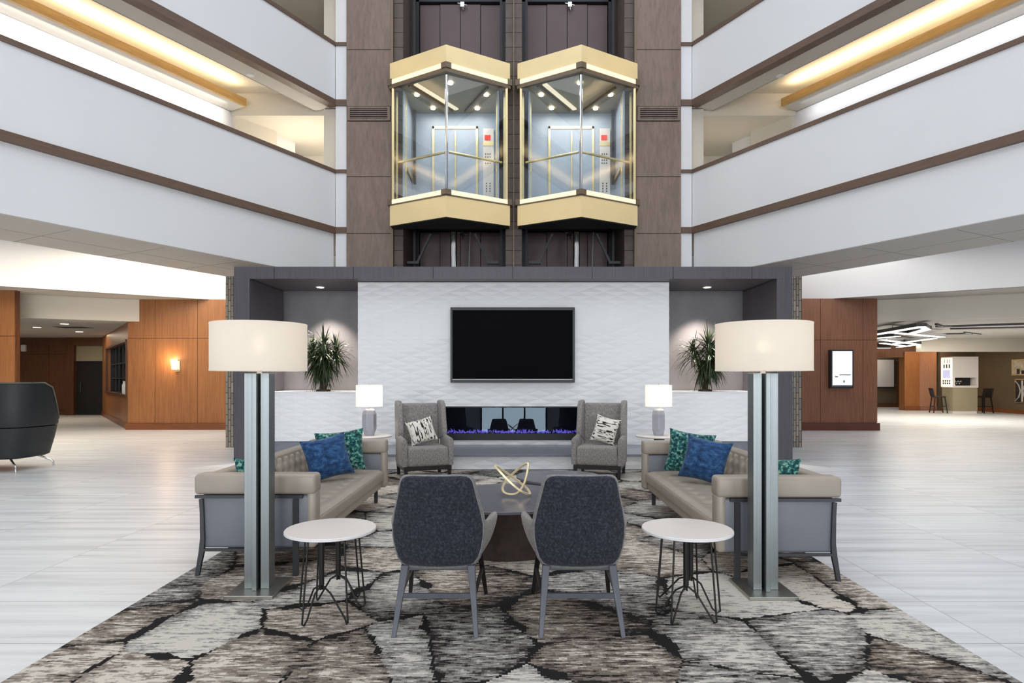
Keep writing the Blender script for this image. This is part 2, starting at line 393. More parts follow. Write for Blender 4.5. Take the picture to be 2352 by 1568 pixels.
def sellipse(a, b, n, k, cx=0., cy=0., z=0.):
    out = []
    for i in range(k):
        t = 2*PI*i/k; c, s_ = math.cos(t), math.sin(t)
        out.append((cx+a*math.copysign(abs(c)**(2/n), c), cy+b*math.copysign(abs(s_)**(2/n), s_), z))
    return out
def sm(a, b, x):
    t = min(1, max(0, (x-a)/(b-a))); return t*t*(3-2*t)

trim_i = [0]
def trim(mb, mat='trim_wood', **kw):
    trim_i[0] += 1
    return struct(mb, 'trim_%d' % trim_i[0], mat, **kw)

# ================================================================== SETTING
mb = MB(); mb.box(-22, 22, -10, 32, -.2, 0); struct(mb, 'floor', 'floor')
mb = MB(); mb.box(-2.35, 2.33, -4, 9.47, .0, .006)
tag(mb.done('carpet', 'carpet'), 'grey and taupe streaked carpet with dark crack lines under the seating group', 'carpet')
FL = .006      # carpet surface

# ---- balconies: two long galleries splayed from the tower corners
CXB, CYB = 4.10, 14.30
def BP(s, u, w): return (s*(CXB+.478*u+.8784*w), CYB-.8784*u+.478*w)
def band(mb, s, u0, u1, w0, w1, z0, z1):
    mb.prism([BP(s,u0,w0), BP(s,u1,w0), BP(s,u1,w1), BP(s,u0,w1)], z0, z1); return mb
U1 = 21.0
side = {-1: 'left', 1: 'right'}
for s in (-1, 1):
    sd = side[s]
    struct(band(MB(), s, 0, U1, .05, .22, 3.71, 4.74), 'wall_'+sd, 'white_paint')                 # lowest fascia
    mb = MB(); band(mb, s, 0, U1, .055, 2.0, 3.700, 3.709); band(mb, s, 0, U1, .23, 2.0, 3.709, 3.80)
    struct(mb, 'ceiling', 'soffit_paint')                                                         # ground-floor soffit
    mb = MB()
    for k in range(1, 14): band(mb, s, k*1.5-.6, k*1.5-.59, .22, 2.0, 3.697, 3.7005)
    band(mb, s, 0, U1, 1.1, 1.106, 3.697, 3.7005); trim(mb, 'seam')
    struct(band(MB(), s, 0, U1, 2.0, 2.08, 3.71, 4.74), 'wall_'+sd, 'white_paint')                # inner edge of soffit
    for zb in (4.74, 7.66, 10.58):
        struct(band(MB(), s, 0, U1, 0, .15, zb+.10, zb+1.37), 'wall_'+sd, 'white_paint')           # parapet
        trim(band(MB(), s, -.02, U1, -.035, .17, zb-.02, zb+.12))                                # lower wood trim
        trim(band(MB(), s, -.02, U1, -.03, .18, zb+1.36, zb+1.44))                               # top rail
        # white strip by the tower with its trims
        x0, x1 = sorted((s*3.84, s*4.11))
        trim(MB().box(x0, x1, 14.262, 14.34, zb-.02, zb+.12)); trim(MB().box(x0, x1, 14.268, 14.34, zb+1.36, zb+1.44))
        # slab of the gallery
        if zb == 4.74: struct(band(MB(), s, -.0, U1, .15, 2.0, zb+.0, zb+.12), 'ceiling', 'white_paint')
        else:
            struct(band(MB(), s, 0, U1, .15, .62, zb, zb+.42), 'ceiling', 'soffit_paint')
            trim(band(MB(), s, 0, U1, .618, .635, zb-.004, zb+.42), 'seam')
            struct(band(MB(), s, 0, U1, .635, 2.62, zb+.42, zb+.50), 'ceiling', 'cream_paint')       # cove ceiling
            trim(band(MB(), s, .95, U1, 1.82, 1.90, zb, zb+.17), 'beam_wood')                       # honey beam
            struct(band(MB(), s, .95, U1, 1.90, 2.40, zb, zb+.10), 'ceiling', 'soffit_paint')
            trim(band(MB(), s, .95, U1, 2.37, 2.40, zb-.006, zb+.0), 'seam')
    struct(MB().box(*sorted((s*3.84, s*4.09)), 14.30, 14.5, 3.5, 12.1), 'wall_'+sd, 'white_paint')
    struct(band(MB(), s, -1.0, U1, 2.40, 2.55, 4.74, 12.1), 'wall_'+sd, 'white_paint')             # gallery back wall
    # gallery end by the tower: column, dropped soffit, stair enclosure
    for zb in (4.74, 7.66):
        zt = zb+2.92
        a, b_ = sorted((s*4.14, s*4.42))
        struct(MB().box(a, b_, 14.50, 14.78, zb+.12, zt), 'wall_'+sd, 'cream_paint')
        a, b_ = sorted((s*4.42, s*6.62))
        struct(MB().box(a, b_, 14.62, 17.6, zt-.10, zt+.42), 'ceiling', 'cream_paint')
        struct(MB().prism([(s*6.55,14.64),(s*5.92,15.55),(s*6.0,15.7),(s*6.75,14.70)], zb+.12, zt-.10), 'wall_'+sd, 'cream_paint')
        a, b_ = sorted((s*4.1, s*7.4))
        struct(MB().box(a, b_, 17.3, 17.45, zb+.12, zt), 'wall_'+sd, 'cream_paint')
        a, b_ = sorted((s*4.0, s*4.14))
        struct(MB().box(a, b_, 14.5, 17.4, zb+.12, zt), 'wall_'+sd, 'cream_paint')
        mb = MB(); mb.bar((s*5.75, 16.9, zt-.5), (s*4.75, 16.6, zt-1.35), .06, .05)
        q = tag(mb.done('stair_handrail', 'soffit_paint'), 'pale sloping handrail in the stair bay at the %s end of the %s gallery' % (sd, 'upper' if zb > 5 else 'lower'), 'handrail', 'stair handrails')
        struct(MB().slab([(s*5.9,16.5,zb+.12),(s*4.2,16.5,zb+.12),(s*4.2,16.5,zt-1.75),(s*4.75,16.5,zt-1.6),(s*5.9,16.5,zt-.62)], (0,.08,0)), 'wall_'+sd, 'white_paint')
        struct(band(MB(), s, -3.6, 0, .0, 2.4, zb+.02, zb+.12), 'floor', 'soffit_paint')
    # ---- ground-floor hall: raised ceiling, bulkheads, lower ceilings
    struct(MB().prism([BP(s,U1,2.0), BP(s,-7,2.0), (s*5.4, 31), (s*22, 31), (s*22, BP(s,U1,2.0)[1])], 4.74, 4.86), 'ceiling', 'white_paint')
    struct(MB().prism([(s*19.9,9.0),(s*7.9,17.1),(s*5.5,18.7),(s*5.56,18.8),(s*7.95,17.22),(s*20,9.12)], 3.53, 4.74), 'wall_'+sd, 'white_paint')
    struct(MB().prism([(s*19.9,9.1),(s*7.92,17.2),(s*7.6,17.6),(s*10.2,16.8),(s*12.5,15.8),(s*21,11.9)], 3.53, 3.60), 'ceiling', 'soffit_paint')
    struct(MB().prism([(s*21,11.9),(s*12.5,15.8),(s*9.75,17.05),(s*9.8,17.15),(s*12.55,15.92),(s*21,12.0)], 2.93, 3.53), 'wall_'+sd, 'cream_paint')
    struct(MB().prism([(s*21,12.0),(s*12.55,15.92),(s*9.8,17.15),(s*9.8,31),(s*21,31)], 2.93, 3.0), 'ceiling', 'soffit_paint')

# ---- panelled walls with grooves
def panels(xs, zs, y, front=-1, thick=.03, gap=.006):
    mb = MB()
    for a, b in zip(xs, xs[1:]):
        for c, d in zip(zs, zs[1:]):
            mb.box(a+gap, b-gap, y-thick, y, c+gap, d-gap)
    return mb
# left hall
struct(panels([-10.46,-9.72,-8.57,-7.45], [.18,2.48,3.53], 16.9), 'wall_left', 'wood')
struct(MB().box(-10.46, -7.45, 16.88, 17.3, 0, 3.53), 'wall_left', 'wood_dark')
struct(MB().box(-10.50, -7.45, 16.83, 16.88, 0, .18), 'baseboard_left', 'wood_base')
def wallseg(p, q, z0, z1, t=.15):
    d = Vector((q[0]-p[0], q[1]-p[1], 0)).normalized(); n = Vector((d.y, -d.x, 0))*t
    return [(p[0],p[1]), (q[0],q[1]), (q[0]+n.x,q[1]+n.y), (p[0]+n.x,p[1]+n.y)]
A2, B2 = Vector((-10.50,16.95,0)), Vector((-15.4,23.3,0))
dW = (B2-A2).normalized(); nW = Vector((-dW.y, dW.x, 0))            # towards the corridor
if nW.x > 0: nW = -nW
LW = (B2-A2).length
def W2(u, off, z): p = A2+dW*u+nW*off; return (p.x, p.y, z)
mb = MB()
def seg(u0, u1, z0, z1, o0=-.12, o1=0.): mb.prism([W2(u0,o0,0)[:2], W2(u1,o0,0)[:2], W2(u1,o1,0)[:2], W2(u0,o1,0)[:2]], z0, z1)
seg(0, .35, 0, 2.93); seg(.35, 6.3, 0, .93); seg(.35, 6.3, 2.42, 2.93); seg(6.3, LW, 0, 2.93)
struct(mb, 'wall_left', 'wood')
mb = MB(); seg(0, LW, 0, .16, 0, .03); struct(mb, 'baseboard_left', 'wood_base')
shelf = thing('display_case', 'recessed dark display case with shelves in the angled wood wall at left', 'display case', (0,0,0))
mb = MB(); seg(.35, 6.3, .90, 2.45, -.50, -.46); seg(.35, .40, .93, 2.42, -.46, -.12); seg(6.25, 6.3, .93, 2.42, -.46, -.12); seg(.35,6.3,.90,.93,-.46,-.12); seg(.35,6.3,2.42,2.45,-.46,-.12)
mb.done('case_interior', 'black_vinyl', shelf)
for z in (1.38, 1.85):
    mb = MB(); seg(.40, 6.25, z, z+.03, -.44, -.14); mb.done('shelf', 'iron', shelf)
for u in (1.2, 2.1, 3.0, 4.1, 5.2):
    mb = MB(); seg(u, u+.04, .93, 2.42, -.20, -.16); mb.done('divider', 'iron', shelf)
mb = MB(); seg(.30, .36, .88, 2.47, -.02, .03); seg(6.28, 6.34, .88, 2.47, -.02, .03); seg(.30,6.34,2.41,2.47,-.02,.03); seg(.30,6.34,.87,.94,-.02,.05); mb.done('case_frame', 'wood_dark', shelf)
lab = ['nearest the wall end', 'second from the wall end', 'third from the wall end', 'farthest from the wall end']
for k, u in enumerate((.50, .78, 1.10, 1.55)):
    b = MB(); p = W2(u, -.06, .941); b.lathe([(.05,0),(.055,.02),(.055,.26),(.03,.31),(.026,.36),(.03,.37)], 14, p)
    tag(b.done('bottle', 'white_plastic', smooth=40), 'pale bottle in the display case at left, '+lab[k], 'bottle', 'bottles in the display case')
# pillar at the left edge
struct(panels([-15.2,-13.2,-12.12], [.18,2.42,3.53], 15.15), 'wall_left', 'wood')
struct(MB().box(-15.2, -12.10, 15.14, 15.26, 0, 3.53), 'wall_left', 'wood_dark')
# far left corridor wall with a dark doorway
struct(MB().box(-21, -16.75, 23.6, 23.8, 0, 2.93), 'wall_back', 'wood_dark')
mb = panels([-18.6,-17.6,-16.78], [.18,2.3,2.93], 23.6); struct(mb, 'wall_back', 'wood_dark')
mb = MB(); mb.box(-16.9, -16.6, 23.48, 23.62, 0, 2.62); mb.box(-16.9, -15.2, 23.48, 23.62, 2.62, 2.93); struct(mb, 'trim_door', 'wood_dark')
struct(MB().box(-16.6, -15.1, 23.62, 23.7, 2.05, 2.62), 'wall_back', 'kiosk_base')
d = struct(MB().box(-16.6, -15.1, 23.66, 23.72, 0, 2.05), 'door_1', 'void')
MB().box(-16.45, -16.40, 23.60, 23.66, .85, 1.25).done('door_handle', 'iron', d)
tag(MB().rbox(-18.58, -18.42, 23.44, 23.57, 2.40, 2.66, .03).done('wall_fixture', 'white_plastic', smooth=50), 'small white fixture on the far corridor wall beside the wood pillar at far left', 'wall fixture')

# right hall
struct(panels([7.45,8.21,9.35,9.74], [.20,2.42,3.53], 16.7), 'wall_right', 'wood_dim')
struct(MB().box(7.45, 9.72, 16.68, 17.4, 0, 3.53), 'wall_right', 'wood_dark')
struct(MB().box(7.45, 9.78, 16.62, 16.68, 0, .20), 'baseboard_right', 'wood_base_red')
struct(MB().box(15.7, 19.8, 24.0, 24.3, 2.42, 2.93), 'wall_right', 'cream_paint')
struct(MB().box(19.8, 20.0, 11.0, 27.0, 0, 2.93), 'wall_right', 'olive_wall')
struct(MB().box(19.76, 19.8, 11.0, 26.7, 0, .16), 'baseboard_right', 'wood_base')
struct(MB().box(18.3, 19.8, 26.7, 26.9, 0, 2.93), 'wall_back', 'olive_wall')
struct(MB().box(18.3, 19.76, 26.66, 26.7, 0, .16), 'baseboard_back', 'wood_base')
struct(MB().prism([(16.95,27.0),(17.6,27.0),(18.12,26.68),(18.12,26.9),(17.6,27.4),(16.95,27.4)], 0, 2.55), 'wall_back', 'wood')
struct(MB().prism([(16.93,26.96),(17.6,26.96),(18.12,26.64),(18.12,26.68),(17.6,27.0),(16.93,27.0)], 0, .18), 'baseboard_back', 'wood_base')
struct(MB().box(13.0, 18.35, 27.06, 27.4, 2.3, 2.93), 'wall_back', 'wood_dark')
struct(MB().box(13.0, 19.0, 30.0, 30.2, 0, 2.93), 'wall_back', 'olive_wall')
struct(MB().box(13.0, 19.0, 29.95, 30.0, 0, .18), 'baseboard_back', 'wood_dark')
d = struct(MB().box(18.45, 19.0, 29.9, 30.0, 0, 2.2), 'door_2', 'wood_dark'); MB().box(18.5,18.54,29.86,29.9,.9,1.15).done('door_handle', 'nickel', d)
wbd = thing('wall_panel', 'pale grey board on the recessed far wall left of the orange wood column', 'board', (17.1, 29.94, 0))
MB().box(-1.0, 1.17, -.03, .04, .98, 2.28).done('board_face', 'picture_mount' if False else 'laminate', wbd)
mb = MB(); mb.box(-1.03,1.2,-.05,.05,.93,.98); mb.box(1.17,1.2,-.05,.05,.98,2.3); mb.done('board_rail', 'black', wbd)
# outer shell (behind everything seen)
struct(MB().box(-22, -21, -10, 32, 0, 4.74), 'wall_left', 'cream_paint'); struct(MB().box(21, 22, -10, 32, 0, 4.74), 'wall_right', 'cream_paint')
struct(MB().box(-21, 21, 31, 32, 0, 4.74), 'wall_back', 'cream_paint')

# ---- wall behind the camera with three tall windows
mb = MB()
edges = [-16, -7.4,-4.2, -1.6,1.6, 4.2,7.4, 16]
for i in range(0, 8, 2): mb.box(edges[i], edges[i+1], -9.2, -9.0, 0, 12)
for i in range(1, 7, 2): mb.box(edges[i], edges[i+1], -9.2, -9.0, 0, .5); mb.box(edges[i], edges[i+1], -9.2, -9.0, 4.6, 12)
struct(mb, 'wall_front', 'white_paint')
for k, i in enumerate((1, 3, 5)):
    a, b_ = edges[i], edges[i+1]; mb = MB()
    for x in (a, (2*a+b_)/3, (a+2*b_)/3, b_): mb.box(x-.04, x+.04, -9.0, -8.92, .5, 4.6)
    for z in (.5, 2.9, 4.6): mb.box(a, b_, -9.0, -8.92, z-.04, z+.04)
    struct(mb, 'window_%d' % (k+1), 'iron')

# ---- elevator tower
def frontal(x0, x1, z0, z1, y0, y1, mat, name='wall_back'): return struct(MB().box(x0, x1, y0, y1, z0, z1), name, mat)
for s in (-1, 1):
    a, b_ = sorted((s*2.80, s*3.84))
    zj = [3.0, 4.71, 6.01, 7.28]; zj2 = [7.62, 8.92, 10.3, 12.1]
    struct(panels([a, b_], zj, 14.30, thick=.04, gap=.008), 'wall_back', 'tower_panel')
    struct(panels([a, b_], zj2, 14.30, thick=.04, gap=.008), 'wall_back', 'tower_panel')
    frontal(a, b_, 0, 12.1, 14.30, 16.2, 'tower_block')
    v = thing('air_vent', 'brown louvred air vent set in the bronze panelling on the %s side of the elevators' % side[s], 'vent', ((a+b_)/2, 14.27, 7.28), group='tower air vents')
    mb = MB(); w = (b_-a)/2-.03
    mb.box(-w, w, -.03, .0, .01, .05); mb.box(-w, w, -.03, .0, .29, .33); mb.box(-w, -w+.06, -.03, .0, .05, .29); mb.box(w-.06, w, -.03, .0, .05, .29); mb.done('vent_frame', 'tower_panel', v)
    MB().box(-w+.06, w-.06, .0, .02, .05, .29).done('vent_back', 'void', v)
    mb = MB()
    for k in range(5): mb.slab([(-w+.06,-.02,.075+k*.048),(w-.06,-.02,.075+k*.048),(w-.06,-.005,.095+k*.048),(-w+.06,-.005,.095+k*.048)], (0,.003,-.012))
    mb.done('vent_slats', 'tower_panel', v)
    # block strips flanking the shafts
    a, b_ = sorted((s*2.55, s*2.80)); mb = MB()
    for k in range(28): mb.box(a+.004, b_-.004, 14.36, 14.42, 3.0+k*.335+.005, 3.335+k*.335-.005)
    struct(mb, 'wall_back', 'tower_block'); frontal(a, b_, 0, 12.1, 14.40, 16.2, 'tower_block')
    trim(MB().box(*sorted((s*2.76, s*2.81)), 14.24, 14.36, 3.0, 12.1), 'bronze')
mb = MB()
for k in range(28): mb.box(-.186, .186, 14.36, 14.42, 3.0+k*.335+.005, 3.335+k*.335-.005)
struct(mb, 'wall_back', 'tower_block'); frontal(-.19, .19, 0, 12.1, 14.40, 16.2, 'tower_block')
trim(MB().box(-.012, .012, 14.30, 14.36, 3.0, 12.1), 'bronze')
frontal(-3.84, 3.84, 0, 12.1, 16.2, 16.4, 'tower_block')
for s in (-1, 1):
    a, b_ = sorted((s*.19, s*2.55)); mid = (a+b_)/2
    for zf, n in ((8.75, 0), (2.91, 1)):
        dn = 3 if s < 0 else 5
        d = struct(MB().box(a+.02, b_-.02, 15.98, 16.2, zf-.02, zf), 'door_%d' % (dn+n), 'iron')
        for k in range(4):
            x0 = a+.14+k*(b_-a-.28)/4; MB().box(x0+.006, x0+(b_-a-.28)/4-.006, 15.96+(.03 if k in (0,3) else 0), 16.05, zf+.02, zf+2.22).done('door_leaf', 'door_plum', d) if 'door_plum' in M else None
# plum-brown lacquer for the landing doors
M['door_plum'] = plain('plum_brown_lacquer', srgb(116,97,98), .4, var=.05, vscale=(2,2,2))
dn = 3
for s in (-1, 1):
    a, b_ = sorted((s*.19, s*2.55))
    for d in [o for o in bpy.data.objects if o.name.startswith('door_') and o.get('kind') == 'structure']:
        pass
for o in [o for o in bpy.data.objects if o.name in ('door_3','door_4','door_5','door_6')]:
    a = min(v.co.x for v in o.data.vertices); b_ = max(v.co.x for v in o.data.vertices); zf = max(v.co.z for v in o.data.vertices)
    for k in range(4):
        w = (b_-a-.24)/4; x0 = a+.12+k*w
        MB().box(x0+.008, x0+w-.008, 15.96+(.03 if k in (0,3) else 0), 16.06, zf+.02, zf+2.22).done('door_leaf', 'door_plum', o)
    mb = MB(); mb.box(a, a+.11, 15.9, 16.1, zf, zf+2.34); mb.box(b_-.11, b_, 15.9, 16.1, zf, zf+2.34); mb.box(a, b_, 15.9, 16.1, zf+2.26, zf+2.34); mb.done('door_frame', 'iron', o)
    mb = MB(); xm = (a+b_)/2+.06
    mb.box(xm-.05, xm+.05, 15.84, 15.95, zf+2.10, zf+2.22); mb.tube([(xm-.12,15.86,zf+2.2),(xm+.12,15.86,zf+2.14)], .018); mb.tube([(xm,15.86,zf+2.14),(xm+.02,15.85,zf+2.02)], .014)
    mb.done('door_hanger', 'chrome', o)
    mb = MB()
    for x in (a+.10, b_-.10): mb.box(x-.03, x+.03, 15.2, 15.3, zf-2.6, zf+2.3)
    mb.done('guide_rail', 'iron', o)

# ---- elevator cars
def elevator(cx, label):
    t = thing('elevator_car', label, 'elevator', (cx, 14.2, 0), group='glass elevator cars')
    Yf, Ys = 13.2-14.2, 14.0-14.2
    def hexa(grow, back=.0): 
        return [(0, Yf-grow*1.16), (1.35+grow, Ys-grow*.3), (1.35+grow, back), (-1.35-grow, back), (-1.35-grow, Ys-grow*.3)]
    MB().prism(hexa(0), 8.09, 8.47).done('upper_gold_band', 'gold', t)
    MB().prism(hexa(0), 4.82, 5.27).done('lower_gold_band', 'gold', t)
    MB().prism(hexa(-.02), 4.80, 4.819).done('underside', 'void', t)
    for s in (-1, 1): MB().prism([(0,Yf-.02),(s*1.365,Ys-.005),(s*1.365,-.01),(s*1.28,-.01),(s*1.28,Ys+.06),(0,Yf+.10)], 7.90, 7.985).done('upper_trim', 'bronze', t)
    MB().prism(hexa(.012), 5.272, 5.30).done('lower_trim', 'bronze', t)
    for z0, z1 in ((7.99, 8.085), (5.305, 5.395)):
        for s in (-1, 1):
            p, q = Vector((s*.10, Yf+.06, 0)), Vector((s*1.31, Ys-.0, 0))
            n = Vector((s*(.8), -1.35, 0)).normalized()*-.0
            d = Vector((s*.5, -.86, 0))*.035
            MB().prism([(p+d).to_tuple()[:2], (q+d).to_tuple()[:2], (q-d).to_tuple()[:2], (p-d).to_tuple()[:2]], z0, z1).done('light_strip', 'strip_glow', t)
        MB().prism([(0,Yf-.05),(.11,Yf+.02),(.09,Yf+.1),(-.09,Yf+.1),(-.11,Yf+.02)], z0-.01, z1+.01).done('corner_cap', 'bronze', t)
        for s in (-1,1): MB().prism([(s*1.30,Ys-.06),(s*1.40,Ys-.01),(s*1.40,0),(s*1.30,0)], z0-.02, z1+.02).done('corner_cap', 'bronze', t)
    for s in (-1, 1):
        p, q = Vector((s*.03, Yf+.10, 0)), Vector((s*1.27, Ys-.02, 0)); n = Vector((s*.5, -.86, 0))*.012
        MB().prism([(p+n).to_tuple()[:2], (q+n).to_tuple()[:2], (q-n).to_tuple()[:2], (p-n).to_tuple()[:2]], 5.40, 7.90).done('glass_pane', 'glass', t)
        MB().box(*sorted((s*1.262, s*1.286)), Ys+.0, -.02, 5.40, 7.90).done('glass_pane', 'glass', t)
        MB().box(*sorted((s*1.25, s*1.30)), Ys-.04, Ys, 5.40, 7.90).done('mullion', 'brass', t)
        MB().box(*sorted((s*1.20, s*1.25)), -.04, .0, 5.40, 7.90).done('mullion', 'brass', t)
        MB().box(*sorted((s*1.03, s*1.06)), .10, .13, 5.40, 7.90).done('mullion', 'brass', t)
        MB().box(*sorted((s*1.06, s*1.10)), .02, 1.22, 5.32, 7.95).done('side_wall', 'cab_wall', t)
        mb = MB(); mb.tube([(s*.04, Yf+.20, 6.26), (s*1.16, Ys+.05, 6.26)], .028, 10); mb.done('handrail', 'brass', t)
        mb = MB(); mb.box(*sorted((s*1.02, s*1.05)), .25, 1.1, 6.22, 6.29); mb.done('handrail', 'brass', t)
        mb = MB(); mb.bar((s*.52, .5, 4.80), (s*.84, .5, 4.12), .07, .05); mb.bar((s*.80, .5, 4.12), (s*1.08, .5, 4.12), .10, .06); mb.done('sling_brace', 'iron', t)
    MB().tube([(0,Yf+.09,5.40),(0,Yf+.09,7.90)], .03, 8).done('mullion', 'chrome', t)
    MB().box(-1.10, 1.10, 1.22, 1.26, 5.32, 7.95).done('back_wall', 'cab_wall', t)
    mb = MB(); mb.prism([(0,Yf+.12),(1.25,Ys+.02),(1.25,0),(1.1,.02),(1.1,1.22),(-1.1,1.22),(-1.1,.02),(-1.25,0),(-1.25,Ys+.02)], 5.30, 5.36); mb.done('cab_floor', 'iron', t)
    mb = MB(); mb.prism([(0,Yf+.12),(1.25,Ys+.02),(1.25,0),(1.1,.02),(1.1,1.22),(-1.1,1.22),(-1.1,.02),(-1.25,0),(-1.25,Ys+.02)], 7.95, 8.0)
    cl = mb.done('cab_ceiling', 'cab_ceiling', t)
    mb = MB(); mb.bar((-.75,-.35,7.935),(.05,.95,7.935),.10,.03); mb.done('ceiling_light_strip', 'strip_glow', cl)
    mb = MB(); mb.bar((-.90,-.30,7.93),(-.08,1.05,7.93),.06,.05); mb.bar((.85,-.20,7.93),(.25,1.05,7.93),.05,.05); mb.done('ceiling_rib', 'bronze', cl)
    for x, y in ((-.80,.17),(-.52,.88),(.03,-.40),(.80,.17),(.55,.90)):
        MB().lathe([(.055,-.012),(.055,0)], 14, (x,y,7.93)).done('downlight', 'lamp_warm', cl)
    mb = MB(); mb.box(-.58,-.53,1.18,1.22,5.36,7.62); mb.box(.50,.55,1.18,1.22,5.36,7.62); mb.box(-.58,.55,1.18,1.22,7.56,7.62); mb.done('door_frame', 'brass', t)
    MB().box(-.53,.50,1.20,1.23,5.36,7.56).done('cab_door', 'cab_wall', t)
    MB().box(-.02,.01,1.17,1.20,5.36,7.5).done('door_edge', 'brass', t)
    cp = MB().box(.68,.94,1.14,1.22,5.40,7.55).done('control_panel', 'laminate', t)
    MB().box(.72,.86,1.125,1.14,7.26,7.38).done('floor_indicator', 'red_light', cp)
    MB().box(.68,.94,1.13,1.14,7.12,7.22).done('indicator_trim', 'brass', cp)
    b0 = MB().box(-.0125,.0125,-.01,0,-.0125,.0125).done('button', 'iron', cp); b0.location = (.7425,1.14,6.6925)
    for r_ in range(4):
        for k in range(5):
            if r_ or k:
                b1 = b0.copy(); C.objects.link(b1); b1.parent = cp
                b1.location = (.7425+k*.055, 1.14, 6.6925+r_*.075) if k < 3 else (.76+(k-3)*.09, 1.14, 6.0+r_*.065)
    MB().tube([(.03,.35,0),(.03,.35,4.80)], .078, 20).done('hydraulic_piston', 'chrome', t, smooth=40)
    mb = MB(); mb.tube([(.42,.3,4.80),(.40,.3,4.3),(.39,.3,3.6)], .014, 6); mb.done('travel_cable', 'nickel', t)
    return t
elevator(-1.435, 'left-hand glass elevator car with pale gold bands, beside the left bronze panelling')
elevator(1.435, 'right-hand glass elevator car with pale gold bands, beside the right bronze panelling')

# ---- stone wall behind the feature wall
struct(MB().box(-5.0, 5.0, 12.6, 12.85, 0, 3.45), 'wall_back', 'stone')
for s in (-1, 1): struct(MB().box(*sorted((s*5.0, s*5.83)), 12.6, 12.85, 0, 3.46), 'wall_back', 'stone')
struct(MB().box(-4.6, 4.6, 12.03, 12.6, 0, 3.2), 'wall_back', 'niche_grey')

# ---- white relief tile wall
TA, TB = .225, .0743
def tile_panel(x0, x1, z0, z1, y, name, back=.04, parent=None):
    bm = bmesh.new(); rnd = random.Random(3); vs = {}
    i0, i1 = int(math.floor(x0/TA))-2, int(math.ceil(x1/TA))+2; j0, j1 = int(math.floor(z0/TB))-2, int(math.ceil(z1/TB))+2
    def v(i, j, d):
        if (i,j) not in vs: vs[(i,j)] = bm.verts.new((i*TA, y-d, j*TB))
        return vs[(i,j)]
    for i in range(i0, i1+1):
        for j in range(j0, j1+1):
            if (i+j) % 2:
                h_ = .006+.007*((i*7+j*13) % 5)/4
                q = [v(i-1,j,.002), v(i,j-1,.0), v(i+1,j,.002), v(i,j+1,.0)]
                c = v(i, j, h_)
                for k in range(4): bm.faces.new((q[k], q[(k+1)%4], c))
    for co_, no in (((x0,0,0),(-1,0,0)), ((x1,0,0),(1,0,0)), ((0,0,z0),(0,0,-1)), ((0,0,z1),(0,0,1))):
        g = bm.verts[:]+bm.edges[:]+bm.faces[:]
        bmesh.ops.bisect_plane(bm, geom=g, plane_co=co_, plane_no=no, clear_outer=True)
    m2 = MB(); m2.bm.free(); m2.bm = bm
    m2.box(x0, x1, y, y+back, z0, z1)
    o = m2.done(name, 'white_tile', parent)
    if parent is None: o['kind'] = 'structure'
    return o
YT = 10.83
FX0, FX1, FZ0, FZ1 = -1.22, 1.20, .325, .908
tile_panel(-2.71, FX0, .24, 3.066, YT, 'wall_back', .3); tile_panel(FX1, 2.70, .24, 3.066, YT, 'wall_back', .3)
tile_panel(FX0, FX1, FZ1, 3.066, YT, 'wall_back', .3); tile_panel(FX0, FX1, .24, FZ0, YT, 'wall_back', .3)
for s in (-1, 1):
    x0, x1 = (-4.405, -2.705) if s < 0 else (2.705, 4.385)
    tile_panel(x0, x1, .30, 1.150, YT+.02, 'wall_back', .08)
    struct(MB().box(x0, x1, YT, 12.0, 1.150, 1.160), 'trim_ledge', 'white_tile')
    struct(MB().box(x0, x1, YT+.05, 11.2, 0, .30), 'baseboard_back', 'quartz')
    struct(MB().box(*sorted((s*2.70, s*2.60)), YT+.3, 12.05, .3, 3.066), 'wall_back', 'niche_grey')
# hearth bench
hb = thing('hearth_bench', 'low hearth ledge with grey stone top and white relief tile front below the fireplace', 'hearth', (0, 9.5, 0))
MB().box(-2.6, 2.6, -.03, YT-9.5-.03, .205, .24).done('stone_top', 'quartz', hb, bevel=.004)
o = tile_panel(-2.58, 2.58, .007, .204, 0.03, 'tile_front', .9, hb)

# portal surround
sur = thing('fireplace_surround', 'charcoal veneer portal framing the white tiled fireplace wall', 'fireplace surround', (0, 10.45, 0))
mb = MB(); xs = [-4.70, -4.02, -2.69, -1.352, -.015, 1.315, 2.675, 4.0, 4.68]
for a, b_ in zip(xs, xs[1:]): mb.box(a+.004, b_-.004, 0, .03, 3.066, 3.27)
mb.done('fascia_panels', 'charcoal_veneer', sur)
MB().box(-4.69, 4.67, .031, 1.53, 3.075, 3.265).done('top_soffit', 'charcoal_veneer', sur)
for s in (-1, 1):
    a, b_ = (-4.70, -4.435) if s < 0 else (4.415, 4.68)
    MB().box(a, b_, 0, 1.54, 0, 3.065).done('side_post', 'charcoal_veneer', sur)
for s in (-1, 1):
    x = s*3.54
    t = thing('downlight', 'small round downlight over the %s plant niche' % side[s], 'ceiling light', (x, 11.4, 3.07), group='niche downlights')
    MB().lathe([(.085,-.012),(.085,.0)], 24).done('trim_ring', 'white_plastic', t)
    MB().lathe([(.06,-.018),(.06,-.013)], 24).done('lens', 'lamp_small', t)

# television
tv = thing('television', 'large black wall-mounted television on the white relief tile wall', 'television', (-.02, 10.74, 1.97))
MB().rbox(-1.07, 1.07, -.03, .03, -.648, .648, .008).done('housing', 'bezel', tv)
MB().box(-1.045,1.045,-.036,-.028,-.597,-.587).done('lower_bezel_strip', 'nickel', tv)
mb = MB()
for a in ((-1.045,1.045,-.036,-.028,.600,.612), (-1.05,-1.035,-.036,-.028,-.597,.61), (1.035,1.05,-.036,-.028,-.597,.61)): mb.box(*a)
mb.done('bezel_strip', 'iron', tv)
MB().box(-1.034, 1.034, -.034, -.028, -.584, .599).done('screen', 'screen_black', tv)
MB().box(-.4, .4, .03, .085, -.3, .3).done('wall_mount', 'black', tv)

